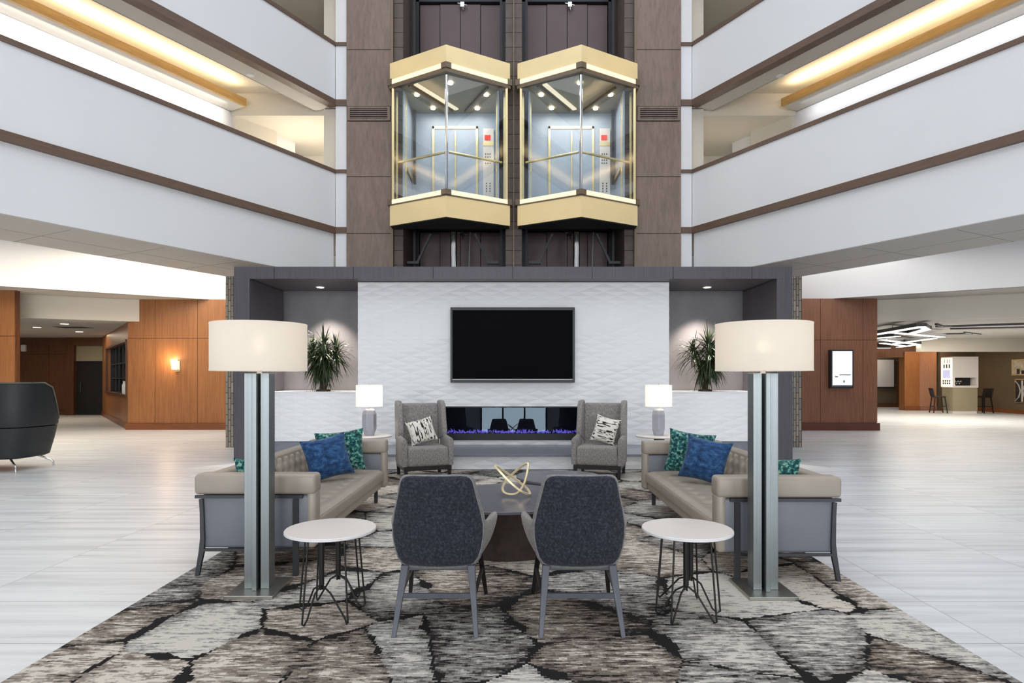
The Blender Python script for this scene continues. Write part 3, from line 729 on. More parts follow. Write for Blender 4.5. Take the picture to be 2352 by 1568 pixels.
# fireplace
fp = thing('fireplace', 'long linear electric fireplace with violet flames behind glass in the tiled wall', 'fireplace', (-.01, YT, 0))
w = (FX1-FX0)/2
mb = MB(); mb.box(-w,w,.34,.36,FZ0,FZ1); mb.box(-w,w,.0,.34,FZ0,FZ0+.01); mb.box(-w,w,0,.34,FZ1-.01,FZ1); mb.box(-w,-w+.01,0,.34,FZ0,FZ1); mb.box(w-.01,w,0,.34,FZ0,FZ1); mb.done('firebox', 'void', fp)
mb = MB(); mb.box(-w,w,-.03,.01,FZ0,FZ0+.115); mb.box(-w,w,-.03,.01,FZ1-.02,FZ1); mb.box(-w,-w+.04,-.03,.01,FZ0,FZ1); mb.box(w-.04,w,-.03,.01,FZ0,FZ1); mb.done('face_frame', 'black', fp)
MB().slab([(-w+.04,-.022,FZ0+.115),(w-.04,-.022,FZ0+.115),(w-.04,-.002,FZ1-.02),(-w+.04,-.002,FZ1-.02)], (0,.006,0)).done('glass_front', 'fire_glass', fp)
mb = MB(); rn = random.Random(5)
for k in range(150):
    x = rn.uniform(-w+.06, w-.06); z = FZ0+.12; y = rn.uniform(.10,.22); h_ = rn.uniform(.018,.055)*(.7+.6*abs(math.sin(x*5+1))); r_ = rn.uniform(.006,.013)
    mb.tube([(x,y,z),(x+rn.uniform(-.01,.01),y,z+h_*.5),(x+rn.uniform(-.02,.02),y,z+h_)], [r_,r_*.9,.001], 5)
mb.done('flames', 'flame', fp, smooth=60)
mb = MB()
for k in range(130):
    x = rn.uniform(-w+.05, w-.05); y = rn.uniform(.04,.26); r_ = rn.uniform(.012,.026)
    mb.lathe([(.002,0),(r_,r_*.6),(.002,r_*1.3)], 5, (x,y,FZ0+.105))
mb.done('crystal_bed', 'ember', fp)

# ================================================================== PLANTS
def dracaena(loc, seed, label, heads):
    rn = random.Random(seed)
    t = thing('dracaena_plant', label, 'plant', loc, group='plants in the wall niches')
    mb = MB(); mb.lathe([(.13,0),(.12,.03),(.03,.045)], 16)
    mb.done('root_mound', 'stem', t, smooth=40)
    ms = MB()
    for hx, hy, hz, L, cnt in heads:
        ms.tube([(rn.uniform(-.04,.04), rn.uniform(-.04,.04), .02), (hx*.5, hy*.5, hz*.55), (hx, hy, hz)], [.022,.018,.014], 7)
        ml = MB()
        for k in range(cnt):
            az = rn.uniform(0, 2*PI); el = R(rn.choice((rn.uniform(30,86), rn.uniform(-5,55), rn.uniform(-35,30))) if hz > .55 else rn.uniform(-65,15)); ln = L*rn.uniform(.75,1.15)*(1 if el > 0 else .80)
            d = Vector((math.cos(az)*math.cos(el), math.sin(az)*math.cos(el)*.75, math.sin(el))); p = Vector((hx, hy, hz+rn.uniform(-.16,.06)))
            sd_ = d.cross(Vector((0,0,1))).normalized(); droop = rn.uniform(.45,1.15)*(1-max(0, math.sin(el))*.92)
            pts = []
            for q in range(6):
                f = q/5; pp = p+d*ln*f+Vector((0,0,-droop*ln*f*f)); pts.append((pp, .0150*(1-f)**.6*(.6+.8*min(1,f*4)/1.4)+.0008))
            for (pa, wa), (pb, wb) in zip(pts, pts[1:]):
                up = Vector((0,0,.004))
                vv = [ml.bm.verts.new(x) for x in (pa-sd_*wa, pa+up, pa+sd_*wa, pb+sd_*wb, pb+up, pb-sd_*wb)]
                ml.bm.faces.new((vv[0],vv[1],vv[4],vv[5])); ml.bm.faces.new((vv[1],vv[2],vv[3],vv[4]))
        ml.done('leaf_crown', 'leaf', t, smooth=80)
    ms.done('stems', 'stem', t, smooth=50)
    return t
heads1 = [(0,0,.84,.40,120), (.21,.04,.72,.38,110), (-.20,.02,.72,.38,110), (.03,-.10,.62,.38,100), (.10,-.06,.54,.34,70), (-.10,-.04,.54,.34,70), (0,.02,.48,.34,50)]
dracaena((-3.48, 11.38, 1.16), 4, 'spiky green dracaena on the ledge in the left niche beside the floor lamp shade', heads1)
heads2 = [(.06,0,.84,.42,120), (-.20,.04,.74,.38,110), (.22,.02,.70,.38,110), (.05,-.10,.62,.38,100), (.12,-.06,.54,.34,70), (-.06,-.04,.54,.34,70), (.04,.02,.48,.34,50)]
dracaena((3.50, 11.38, 1.16), 9, 'spiky green dracaena on the ledge in the right niche beside the floor lamp shade', heads2)

# ================================================================== SEATING GROUP
def lounge_chair(loc, label):
    t = thing('lounge_chair', label, 'chair', loc, group='upholstered lounge chairs in the foreground')
    prof = [(.326,.165,.010,-.215),(.331,.192,.026,-.218),(.345,.214,.038,-.222),(.375,.236,.046,-.228),(.43,.254,.050,-.236),(.50,.266,.052,-.246),(.57,.267,.052,-.254),(.64,.254,.050,-.264),(.72,.234,.048,-.278),(.79,.218,.045,-.292),(.83,.208,.040,-.300),(.850,.196,.032,-.305),(.861,.178,.022,-.307),(.866,.15,.008,-.308)]
    def back(front):
        rings = []
        for z, a, th, y in prof:
            y0, bb = (y+th*.30, th*.72) if front else (y-th*.45, th*.42)
            a2 = a*.945 if not front else a*1.0; z = z if front else .335+(z-.326)*.962+.006
            rings.append([(x, yy+.95*x*x, z) for x, yy, _ in sellipse(a2, bb, 3.2, 40, 0, y0)])
        return MB().loft(rings)
    back(False).done('back_panel', 'navy_fabric', t, smooth=50)
    back(True).done('inner_back', 'grey_fabric', t, smooth=50)
    # light welt between the two
    pts = []
    for z, a, th, y in prof: pts.append((a*.945, y-th*.35+.95*a*a*.84, .341+(z-.326)*.962))
    for z, a, th, y in prof[::-1]: pts.append((-a*.945, y-th*.35+.95*a*a*.84, .341+(z-.326)*.962))
    MB().tube(pts, .006, 7, closed=True).done('welt', 'grey_fabric', t, smooth=60)
    for s in (-1, 1):
        rings = []
        for y, x, zlo, zhi, th in ((-.20,.225,.38,.58,.016),(-.12,.262,.35,.578,.024),(.0,.290,.34,.574,.032),(.10,.303,.35,.570,.036),(.17,.306,.38,.566,.036),(.197,.306,.41,.552,.026),(.207,.306,.45,.53,.010)):
            zc, hh = (zlo+zhi)/2, (zhi-zlo)/2
            ring = []
            for k in range(18):
                a = 2*PI*k/18; cz = math.copysign(abs(math.sin(a))**.75, math.sin(a))
                ring.append((s*(x+th*math.cos(a)-.075*(1-(cz*.5+.5))), y, zc+hh*cz))
            rings.append(ring)
        MB().loft(rings).done('armrest', 'warm_grey_fabric', t, smooth=60)
    MB().rbox(-.235, .235, -.21, .24, .36, .455, .035, 4).done('seat_cushion', 'grey_fabric', t, smooth=50)
    MB().box(-.19, .19, -.205, .20, .315, .358).done('seat_frame', 'leg_wood', t, bevel=.004)
    for s in (-1, 1):
        MB().taper((s*.222, -.35, 0), (s*.186, -.195, .345), .024, .042).done('leg', 'leg_wood', t, bevel=.003)
        MB().taper((s*.245, .33, 0), (s*.205, .20, .345), .022, .038).done('leg', 'espresso', t, bevel=.003)
    MB().bar((-.20,-.265,.195), (.20,-.265,.195), .018, .026).done('stretcher', 'leg_wood', t)
    for s in (-1, 1): MB().bar((s*.205,-.265,.19), (s*.225,.265,.19), .018, .024).done('stretcher', 'espresso', t)
    return t
ch = lounge_chair((-.424, 3.70, FL), 'dark grey upholstered lounge chair seen from behind, beside the left white side table')
dup(ch, (.368, 3.70, FL), 0, 'dark grey upholstered lounge chair seen from behind, beside the right white side table')

def side_table(loc, rz, label):
    t = thing('side_table', label, 'side table', loc, rz, group='round white side tables')
    MB().lathe([(.255,.478),(.265,.482),(.2665,.494),(.263,.499),(.258,.4995)], 56).done('table_top', 'laminate', t, smooth=40, label='white laminate top')
    MB().lathe([(.2668,.484),(.2672,.493)], 56, cap=False).done('edge_band', 'laminate_edge', t)
    for h, hub in enumerate(((-.03,-.085), (.015,.10))):
        mb = MB(); mb.tube([(hub[0],hub[1],.478),(hub[0],hub[1],.19)], .016, 8)
        for k in range(3):
            for r_ in (.006,): mb.tube([(hub[0]+.012*math.cos(2*PI*k/3), hub[1]+.012*math.sin(2*PI*k/3), .478), (hub[0]+.008*math.cos(2*PI*k/3), hub[1]+.008*math.sin(2*PI*k/3), .16)], .006, 6)
        mb.done('stem', 'black_metal', t, smooth=50)
        for ang, rad in (((178,.19),(250,.262),(306,.270)) if h == 0 else ((22,.20),(66,.270),(128,.235))):
            a = R(ang); d = Vector((math.cos(a), math.sin(a), 0)); ft = d*rad; o_ = Vector((hub[0],hub[1],.19))
            inn = ft-d*.045
            mb = MB(); mb.tube([d*(rad*.80)+Vector((0,0,.478)), ft*.985+Vector((0,0,.05)), ft+Vector((0,0,.018)), ft-d*.018+Vector((0,0,.006)), inn+Vector((0,0,.03)), o_+(ft-o_)*.35+Vector((0,0,.03)), o_], .0055, 7)
            mb.done('hairpin_leg', 'black_metal', t, smooth=70)
    return t
st = side_table((-1.092, 3.72, FL), R(0), 'round white side table on black hairpin legs beside the left floor lamp')
dup(st, (1.035, 3.72, FL), R(170), 'round white side table on black hairpin legs beside the right floor lamp')

def floor_lamp(loc, label, mir=1):
    t = thing('floor_lamp', label, 'floor lamp', loc, group='brushed nickel floor lamps')
    MB().box(-.155, .155, -.18, .20, 0, .022).done('base', 'nickel_dark', t, bevel=.003)
    for s in (-1, 1): MB().box(s*.053-.028, s*.053+.028, -.045, .055, .022, 1.425).done('post', 'nickel', t, bevel=.002)
    MB().box(-.014, .014, -.085, .095, .022, 1.425).done('fin', 'nickel', t, bevel=.002)
    MB().tube([(0,0,1.425),(0,0,1.45),(0,0,1.58)], [.018,.012,.010], 12).done('neck', 'chrome', t, smooth=40)
    mb = MB(); n = 72
    ring = lambda r, z: [(r*math.cos(2*PI*k/n), r*math.sin(2*PI*k/n), z) for k in range(n)]
    mb.loft([ring(.300,1.442), ring(.300,1.748), ring(.2975,1.748), ring(.2975,1.442), ring(.300,1.442)], cap=False)
    sh = mb.done('lamp_shade', 'shade', t, smooth=40)
    mb = MB(); mb.loft([ring(.3012,1.440), ring(.3012,1.452)], cap=False); mb.loft([ring(.3012,1.738), ring(.3012,1.750)], cap=False); mb.done('shade_trim', 'shade', sh)
    mb = MB(); 
    for k in range(3):
        a = 2*PI*k/3; mb.tube([(0,0,1.53),(.298*math.cos(a),.298*math.sin(a),1.53)], .003, 5)
    mb.done('shade_spider', 'chrome', t)
    MB().lathe([(.004,1.58),(.02,1.59),(.034,1.63),(.026,1.66),(.004,1.668)], 14).done('bulb', 'bulb', t, smooth=60)
    l = bpy.data.lights.new('lamp_light', 'POINT'); l.energy = LAMP_W; l.color = (1,.86,.70); l.shadow_soft_size = .035
    o = bpy.data.objects.new('lamp_light', l); C.objects.link(o); o.parent = t; o.location = (0,0,1.60)
    return t
LAMP_W = 9.5
M['bulb'] = emis('bulb_glow', (1,.85,.62), 8)
floor_lamp((-1.675, 4.10, FL), 'nickel floor lamp with wide cream drum shade in front of the left sofa')
floor_lamp((1.634, 4.08, FL), 'nickel floor lamp with wide cream drum shade in front of the right sofa')

# ---- sofas
def tufted(mb, o, U, V, N, lu, lv, nu, nv, tu, tv, depth, puff=.0):
    o, U, V, N = Vector(o), Vector(U), Vector(V), Vector(N); vs = []
    pts = [((i+.5*((j) % 2)+.5)*tu, (j+.5)*tv) for j in range(int(lv/tv)+1) for i in range(-1, int(lu/tu)+1)]
    for a in range(nu+1):
        row = []
        for b in range(nv+1):
            x, y = lu*a/nu, lv*b/nv; d = 0
            for px_, py_ in pts:
                r2 = (x-px_)**2+(y-py_)**2
                if r2 < .03: d -= depth*math.exp(-r2/(2*.026**2))
            e = min(x, lu-x, y, lv-y); d -= .02*(1-sm(0,.05,e)); d += puff*math.sin(PI*y/lv)
            row.append(mb.bm.verts.new(o+U*x+V*y+N*d))
        vs.append(row)
    for a in range(nu):
        for b in range(nv): mb.bm.faces.new((vs[a][b], vs[a+1][b], vs[a+1][b+1], vs[a][b+1]))
def sofa(loc, s, label, L=2.58):
    """s=+1 faces +X (left sofa), s=-1 faces -X; origin at the middle of its footprint"""
    t = thing('sofa', label, 'sofa', loc, group='taupe leather sofas')
    h = L/2; X = lambda x: s*x
    def bx(x0, x1, y0, y1, z0, z1, r=.02): return MB().rbox(*sorted((X(x0), X(x1))), y0, y1, z0, z1, r, 3)
    for e in (-1, 1):
        y0, y1 = sorted((e*h, e*(h-.15)))
        bx(-.43, .43, y0, y1, .57, .715, .028).done('arm_pad', 'leather', t, smooth=50)
        yy0, yy1 = sorted((e*(h-.02), e*(h-.13)))
        bx(-.39, .40, yy0, yy1, .19, .568, .022).done('arm_panel', 'leather_cool', t, smooth=50)
        bx(.36, .43, y0+.01, y1-.01, .19, .60, .03).done('arm_front', 'leather', t, smooth=50)
        yo = e*(h-.012)
        mb = MB(); mb.box(*sorted((X(-.42), X(.34))), *sorted((yo-.012, yo+.012)), .546, .568); mb.box(*sorted((X(-.36), X(.30))), *sorted((yo-.01, yo+.01)), .172, .19)
        mb.done('arm_rail', 'iron', t)
        MB().bar((X(.29), yo, .0), (X(.29), yo, .54), .038, .026, (0,1,0)).done('leg', 'iron', t)
        mb = MB(); mb.loft([[Vector((X(x)+a*.5*w_, yo+b*.012, z)) for a, b in ((-1,-1),(1,-1),(1,1),(-1,1))] for x, z, w_ in ((-.405,0,.028),(-.392,.08,.030),(-.375,.17,.036),(-.368,.26,.030),(-.372,.45,.026),(-.378,.54,.026))])
        mb.done('leg', 'iron', t)
    bx(-.40, .385, -h+.13, h-.13, .19, .30, .02).done('seat_base', 'leather', t, smooth=50)
    mb = MB(); mb.rbox(*sorted((X(-.28), X(.41))), -h+.152, h-.152, .27, .378, .025, 3)
    cu = mb.done('seat_cushion', 'leather', t, smooth=50)
    mb = MB(); o = (X(-.24), -(h-.155) , .396) if s > 0 else (X(-.24), (h-.155), .396)
    tufted(mb, o, (0, s, 0), (s, 0, 0), (0,0,1), L-.31, .64, 130, 36,   .20, .20, .018, .008); mb.done('tufted_seat', 'leather', t, smooth=80)
    # back: outer slab plus tufted inner face leaning back
    mb = MB(); mb.slab([(X(-.43),-h+.14,.20),(X(-.43),-h+.14,.695),(X(-.30),-h+.14,.705),(X(-.22),-h+.14,.38),(X(-.22),-h+.14,.20)], (0,L-.28,0))
    mb.done('backrest', 'leather', t, bevel=.018)
    mb = MB(); v = Vector((s*-.085, 0, .315)).normalized(); n = Vector((s*.315, 0, .085)).normalized()
    o = Vector((X(-.205), -(h-.155)*s, .375))
    tufted(mb, o, (0, s, 0), v, n, L-.31, .335, 150, 44, .155, .11, .021, .012); mb.done('tufted_back', 'leather', t, smooth=80)
    return t
SL = sofa((-1.83, 5.68, FL), 1, 'long taupe tufted leather sofa on the left side of the carpet')
SR = sofa((1.825, 5.555, FL), -1, 'long taupe tufted leather sofa on the right side of the carpet')

# ---- cushions
def pillow_mesh(w, h, tk, n=16, pinch=.10):
    mb = MB(); bm = mb.bm
    for side_ in (1, -1):
        g = []
        for i in range(n+1):
            row = []
            for j in range(n+1):
                u, v = -1+2*i/n, -1+2*j/n
                x = u*(1-pinch*(1-v*v)*abs(u)); z = v*(1-pinch*(1-u*u)*abs(v))
                d = tk/2*((1-abs(u)**2.6)*(1-abs(v)**2.6))**.55
                row.append(bm.verts.new((x*w/2, side_*d, z*h/2)))
            g.append(row)
        for i in range(n):
            for j in range(n): bm.faces.new((g[i][j], g[i+1][j], g[i+1][j+1], g[i][j+1]))
    bmesh.ops.remove_doubles(bm, verts=bm.verts, dist=.0005)
    return mb
def cushion(loc, rz, tilt, roll, mat, label, group, w=.44, h=.44, tk=.15):
    o = pillow_mesh(w, h, tk).done('throw_pillow', mat, smooth=80)
    o.location = loc; o.rotation_mode = 'ZYX' if False else 'XYZ'
    o.matrix_world = Matrix.Translation(loc) @ Matrix.Rotation(rz, 4, 'Z') @ Matrix.Rotation(tilt, 4, 'X') @ Matrix.Rotation(roll, 4, 'Y')
    return tag(o, label, 'pillow', group)
G1 = 'throw pillows on the sofas'
cushion((-1.80, 6.02, .632), R(38), R(-16), R(-9), 'blue_velvet', 'blue velvet throw pillow leaning at the far end of the left sofa', G1, .46, .42)
cushion((-1.80, 6.46, .640), R(8), R(-14), R(-6), 'teal_print', 'teal speckled throw pillow behind the blue one on the left sofa', G1, .50, .44)
cushion((1.80, 5.86, .630), R(-36), R(-16), R(9), 'blue_velvet', 'blue velvet throw pillow leaning at the far end of the right sofa', G1, .44, .42)
cushion((1.78, 6.30, .644), R(-18), R(-14), R(8), 'teal_print', 'teal speckled throw pillow behind the blue one on the right sofa', G1, .46, .44)
cushion((-1.965, 4.80, .606), R(72), R(-17), R(3), 'teal_print', 'teal speckled throw pillow at the near end of the left sofa behind the floor lamp', G1, .42, .40)
cushion((1.955, 4.68, .611), R(-64), R(-17), R(-4), 'teal_print', 'teal speckled throw pillow at the near end of the right sofa behind the floor lamp', G1, .42, .40)

# ---- wing chairs (face -Y in their own frame)
def wing_chair(loc, rz, label):
    t = thing('wing_chair', label, 'armchair', loc, rz, group='grey tweed wing chairs')
    MB().rbox(-.345, .345, -.355, .30, .185, .32, .03, 3).done('seat_base', 'tweed', t, smooth=50)
    MB().rbox(-.283, .283, -.378, .20, .186, .446, .035, 4).done('seat_cushion', 'tweed', t, smooth=50)
    mb = MB(); mb.slab([(-.285,.16,.30),(-.285,.26,1.02),(-.285,.36,1.03),(-.285,.30,.18),(-.285,.16,.18)], (.57,0,0)); mb.done('backrest', 'tweed', t, bevel=.03, smooth=50)
    for s in (-1, 1):
        # arm: side panel with a gently rolled top
        rings = []
        for y, ztop, hw in ((-.365,.53,.026),(-.355,.562,.036),(-.20,.572,.038),(.0,.585,.040),(.16,.60,.040)):
            rings.append([(s*.322+hw*a, y, z) for a, z in ((-.9,.19),(.9,.19),(1.,ztop-.06),(.75,ztop-.015),(.3,ztop),(-.3,ztop),(-.75,ztop-.015),(-1.,ztop-.06))])
        MB().loft(rings).done('armrest', 'tweed', t, smooth=50)
        # wing
        mb = MB(); q = [(.13,.50),(-.02,.56),(-.035,.66),(.02,.80),(.045,.92),(.08,1.03),(.15,1.068),(.33,1.07),(.345,1.0),(.30,.5)]
        mb.slab([(s*.275, y, z) for y, z in q], (s*.075, 0, 0)); mb.done('wing', 'tweed', t, bevel=.022, smooth=50)
        for y in (-.33, .27): MB().taper((s*.30, y, 0), (s*.305, y, .15), .040, .046).done('leg', 'espresso', t)
    mb = MB(); mb.box(-.33,.33,-.35,-.31,.13,.186); mb.box(-.33,.33,.25,.29,.13,.186)
    for s in (-1,1): mb.box(*sorted((s*.29,s*.33)), -.31,.25,.13,.186)
    mb.done('apron', 'espresso', t)
    return t
wc = wing_chair((-1.293, 8.87, FL), R(20), 'grey tweed wing chair left of the fireplace with a black and white pillow')
dup(wc, (1.245, 8.94, FL), R(-16), 'grey tweed wing chair right of the fireplace with a black and white pillow')
cushion((-1.30, 8.79, .655), R(16), R(-16), R(-14), 'ikat', 'black and white patterned pillow on the left wing chair', 'patterned pillows on the wing chairs', .39, .36, .13)
o = cushion((1.305, 8.86, .662), R(-18), R(-16), R(104), 'ikat', 'black and white patterned pillow on the right wing chair', 'patterned pillows on the wing chairs', .39, .36, .13)

# ---- end tables and table lamps
def end_table(loc, label):
    t = thing('end_table', label, 'side table', loc, group='end tables beside the wing chairs')
    MB().lathe([(.30,.552),(.334,.560),(.338,.575),(.33,.58)], 48).done('table_top', 'laminate', t, smooth=40)
    MB().lathe([(.075,.50),(.075,.552)], 24).done('mount_plate', 'black', t)
    MB().lathe([(.03,.015),(.03,.50)], 16).done('pedestal', 'black_metal', t, smooth=40)
    MB().lathe([(.20,0),(.20,.012),(.03,.02)], 32).done('base', 'black_metal', t, smooth=40)
    return t
et = end_table((-2.07, 8.86, FL), 'round white end table between the left sofa and the left wing chair')
dup(et, (2.07, 8.86, FL), 0, 'round white end table between the right sofa and the right wing chair')
def table_lamp(loc, label):
    t = thing('table_lamp', label, 'table lamp', loc, group='white table lamps')
    n = 12; ring = lambda r, z, k=.0: [(r*(1+k*(-1)**i)*math.cos(2*PI*i/n+.3), r*(1+k*(-1)**i)*math.sin(2*PI*i/n+.3), z) for i in range(n)]
    MB().loft([ring(.066,0), ring(.078,.04,.03), ring(.094,.09,.08), ring(.094,.30,.08), ring(.080,.355,.05), ring(.062,.378)]).done('lamp_base', 'ceramic', t, bevel=.004)
    MB().tube([(0,0,.378),(0,0,.56)], .008, 8).done('neck', 'brass', t)
    m = 56; rg = lambda r, z: [(r*math.cos(2*PI*k/m), r*math.sin(2*PI*k/m), z) for k in range(m)]
    MB().loft([rg(.186,.412), rg(.186,.715), rg(.184,.715), rg(.184,.412), rg(.186,.412)], cap=False).done('lamp_shade', 'shade_small', t, smooth=40)
    MB().tube([(0,0,.56),(0,0,.735)], .004, 6).done('finial', 'brass', t)
    MB().lathe([(.004,.50),(.026,.53),(.03,.56),(.004,.59)], 12).done('bulb', 'bulb', t, smooth=60)
    l = bpy.data.lights.new('table_lamp_light', 'POINT'); l.energy = 7; l.color = (1,.86,.68); l.shadow_soft_size = .03
    o = bpy.data.objects.new('table_lamp_light', l); C.objects.link(o); o.parent = t; o.location = (0.04,0,.56)
    return t
tl = table_lamp((-2.055, 8.86, FL+.58), 'white table lamp with grey ceramic base on the left end table')
dup(tl, (2.06, 8.86, FL+.58), 0, 'white table lamp with grey ceramic base on the right end table')

# ---- coffee tables
def coffee_table(loc, r0, r1, z, label, rz=0.):
    t = thing('coffee_table', label, 'coffee table', loc, rz, group='dark coffee tables')
    n = 72
    def ring(r, zz, k=.045): return [(r*(1+k*math.cos(3*2*PI*i/n+.6))*math.cos(2*PI*i/n), r*(1+k*math.cos(3*2*PI*i/n+.6))*math.sin(2*PI*i/n), zz) for i in range(n)]
    MB().loft([ring(r0-.012,z-.028), ring(r0,z-.022), ring(r0,z-.004), ring(r0-.006,z)]).done('table_top', 'coffee_top', t, smooth=30)
    MB().loft([ring(r1-.01,0), ring(r1,.01), ring(r0-.03,z-.029)]).done('drum_base', 'coffee_side', t, smooth=30)
    return t
coffee_table((-.02, 5.07, FL), .60, .36, .43, 'larger dark grey drum coffee table carrying the gold sculpture')
coffee_table((.46, 6.40, FL), .43, .27, .385, 'lower dark coffee table behind the one with the sculpture', R(40))

# ---- sculpture: two interlocked bent rings
def closed_spline(pts, k=10):
    out = []; n = len(pts); pts = [Vector(p) for p in pts]
    for i in range(n):
        p0, p1, p2, p3 = pts[i-1], pts[i], pts[(i+1)%n], pts[(i+2)%n]
        for q in range(k):
            f = q/k
            out.append(.5*((2*p1)+(-p0+p2)*f+(2*p0-5*p1+4*p2-p3)*f*f+(-p0+3*p1-3*p2+p3)*f**3))
    return out
sc = thing('sculpture', 'gold sculpture of interlocked bent rings on the larger coffee table', 'sculpture', (0, 5.1, FL+.43))
def sp(px, py, dy):
    p = P(px, py, 5.1+dy); return (p.x, dy, p.z-(FL+.43))
r1 = [sp(1138,1070,-.02), sp(1163,1098,-.07), sp(1188,1121,-.10), sp(1208,1133,-.09), sp(1217,1133,-.02), sp(1208,1119,.06), sp(1185,1101,.08), sp(1158,1082,.05)]
r2 = [sp(1212,1064,.03), sp(1190,1077,.09), sp(1168,1097,.10), sp(1156,1114,.07), sp(1156,1127,.0), sp(1168,1134,-.05), sp(1188,1132,-.07), sp(1203,1112,-.06), sp(1211,1085,-.02)]
for nm, r_, mt in (('ring', r1, 'soft_gold'), ('ring', r2, 'soft_gold')):
    pts = closed_spline(r_); zmin = min(p.z for p in pts)
    pts = [p+Vector((0,0,.008-zmin)) if zmin < .008 else p for p in pts]
    MB().tube(pts, .0105, 4, closed=True).done(nm, mt, sc)

# ================================================================== HALL OBJECTS
# black high-backed lounge sofa at the left edge
bs = thing('lounge_sofa', 'black high-backed lounge sofa on chrome legs at the left edge', 'sofa', (-8.07, 9.62, 0), R(-2))
n = 64
def tub(a, b, zf): 
    return [(x, y, zf(x, y)) for x, y, _ in sellipse(a*.84, b, 4.2, n)]
ztop = lambda x, y: .76+.575*(1-sm(.10, .40, y))
MB().loft([tub(.80,.40,lambda x,y:.19), tub(.86,.44,lambda x,y:.215), tub(.935,.47,lambda x,y:.45), tub(.985,.49,lambda x,y:.655)]).done('lower_shell', 'black_vinyl', bs, smooth=50)
MB().loft([tub(.988,.49,lambda x,y:.67), tub(1.0,.50,lambda x,y:.70), tub(1.0,.50,lambda x,y:ztop(x,y)-.03), tub(.99,.49,ztop), tub(.90,.40,ztop), tub(.88,.38,lambda x,y:.45)], cap=False).done('upper_shell', 'black_vinyl', bs, smooth=50)
MB().tube([(p[0]*1.0, p[1], p[2]) for p in tub(1.0,.50,lambda x,y:ztop(x,y)-.008)], .012, 6, closed=True).done('piping', 'olive_vinyl', bs, smooth=60)
MB().loft([tub(.87,.37,lambda x,y:.46), tub(.87,.37,lambda x,y:.56), tub(.82,.33,lambda x,y:.58)]).done('seat_cushion', 'black_vinyl', bs, smooth=50)
for x, y in ((.62,-.30),(-.62,-.30),(.62,.30),(-.62,.30)):
    mb = MB(); mb.tube([(x*.8,y*.8,.20),(x*1.08,y*1.15,.10),(x*1.12,y*1.2,.07),(x*1.12,y*1.2,0)], [.016,.014,.013,.012], 8); mb.done('leg', 'chrome', bs, smooth=60)

# wall sconce
sc_ = thing('wall_sconce', 'small glowing wall sconce on the left wood panelled wall', 'wall light', (-9.14, 16.87, 1.73))
MB().box(-.02,.10,-.02,.0,-.16,.14).done('back_plate', 'brass', sc_); MB().tube([(.06,-.02,-.10),(.03,-.09,-.12),(.0,-.11,-.06)], .012, 8).done('arm', 'brass', sc_)
MB().lathe([(.055,-.10),(.085,.17)], 20, (0,-.12,0), cap=False).done('shade', 'sconce', sc_, smooth=40) if 'sconce' in M else None
M['sconce'] = emis('sconce_glow', (1,.78,.48), 4.0)
MB().lathe([(.055,-.10),(.085,.17),(.08,.17),(.05,-.09)], 20, (0,-.12,0), cap=True).done('glass_shade', 'sconce', sc_, smooth=40)

# digital sign
dg = thing('digital_sign', 'portrait digital sign with a bright white screen on the right wood wall', 'screen', (8.72, 16.55, 0))
MB().box(-.30,.30,-.03,.12,1.13,2.15).done('housing', 'bezel', dg, bevel=.006)
MB().box(-.262,.262,-.036,-.029,1.18,2.115).done('screen', 'sign', dg)
mb = MB(); mb.box(-.20,-.12,-.039,-.036,1.42,1.455); mb.box(-.08,.22,-.039,-.036,1.475,1.50); mb.box(.02,.06,-.039,-.036,1.28,1.34); mb.done('screen_marks', 'seam', dg)
MB().box(-.262,.262,-.039,-.036,1.18,1.215).done('screen_footer', 'quartz', dg)

# pendant light of crossed bars
pl = thing('pendant_light', 'pendant light of crossed dark bars with glowing undersides right of the digital sign wall', 'pendant light', (12.5, 18.5, 2.72))
def onz(px, py, z): 
    Y = F*(z-H)/(CY-py); return Vector(((px-CX)*Y/F, Y, z))
zb = 2.70
bars = [((2000,770),(2117,750)), ((2045,763),(2163,774)), ((2117,750),(2128,756)), ((2128,756),(2085,768)), ((2000,778),(2062,772)), ((2145,777),(2056,789)), ((2026,780),(2125,793)), ((2026,788),(2085,795)), ((2064,797),(2108,791)), ((2000,799),(2044,799))]
for (a, b_) in bars:
    p, q = onz(*a, zb)-pl.location, onz(*b_, zb)-pl.location
    up = Vector((0,0,.05)); wd = .24 if (q-p).length > 1.2 else .18
    hb_ = MB().bar(p+up, q+up, wd, .09).done('bar', 'iron', pl)
    MB().bar(p+Vector((0,0,-.004)), q+Vector((0,0,-.004)), wd-.03, .012).done('diffuser', 'pendant_glow', hb_)
mb = MB()
for a in ((2050,765),(2100,770),(2060,788)):
    p = onz(*a, zb)-pl.location; mb.tube([p+Vector((0,0,.08)), Vector((p.x,p.y,.21))], .008, 6)
mb.done('suspension_rod', 'iron', pl)
for k, (a, b_, lb) in enumerate((((2148,752),(2420,743),'long thin dark ceiling track nearest the bulkhead in the right hall'), ((2182,757),(2420,752),'second long thin dark ceiling track in the right hall'), ((2150,746),(2166,752),'short angled dark ceiling track beside the long ones in the right hall'), ((2155,769),(2234,767),'thin dark ceiling track farthest back in the right hall'), ((2215,765),(2252,770),'short dark ceiling track crossing the farthest one in the right hall'))):
    p, q = onz(*a, 2.88), onz(*b_, 2.88); mb = MB().bar(p+Vector((0,0,.022)), q+Vector((0,0,.022)), .06, .05)
    tag(mb.done('ceiling_track', 'iron'), lb, 'ceiling light', 'ceiling tracks in the right hall')

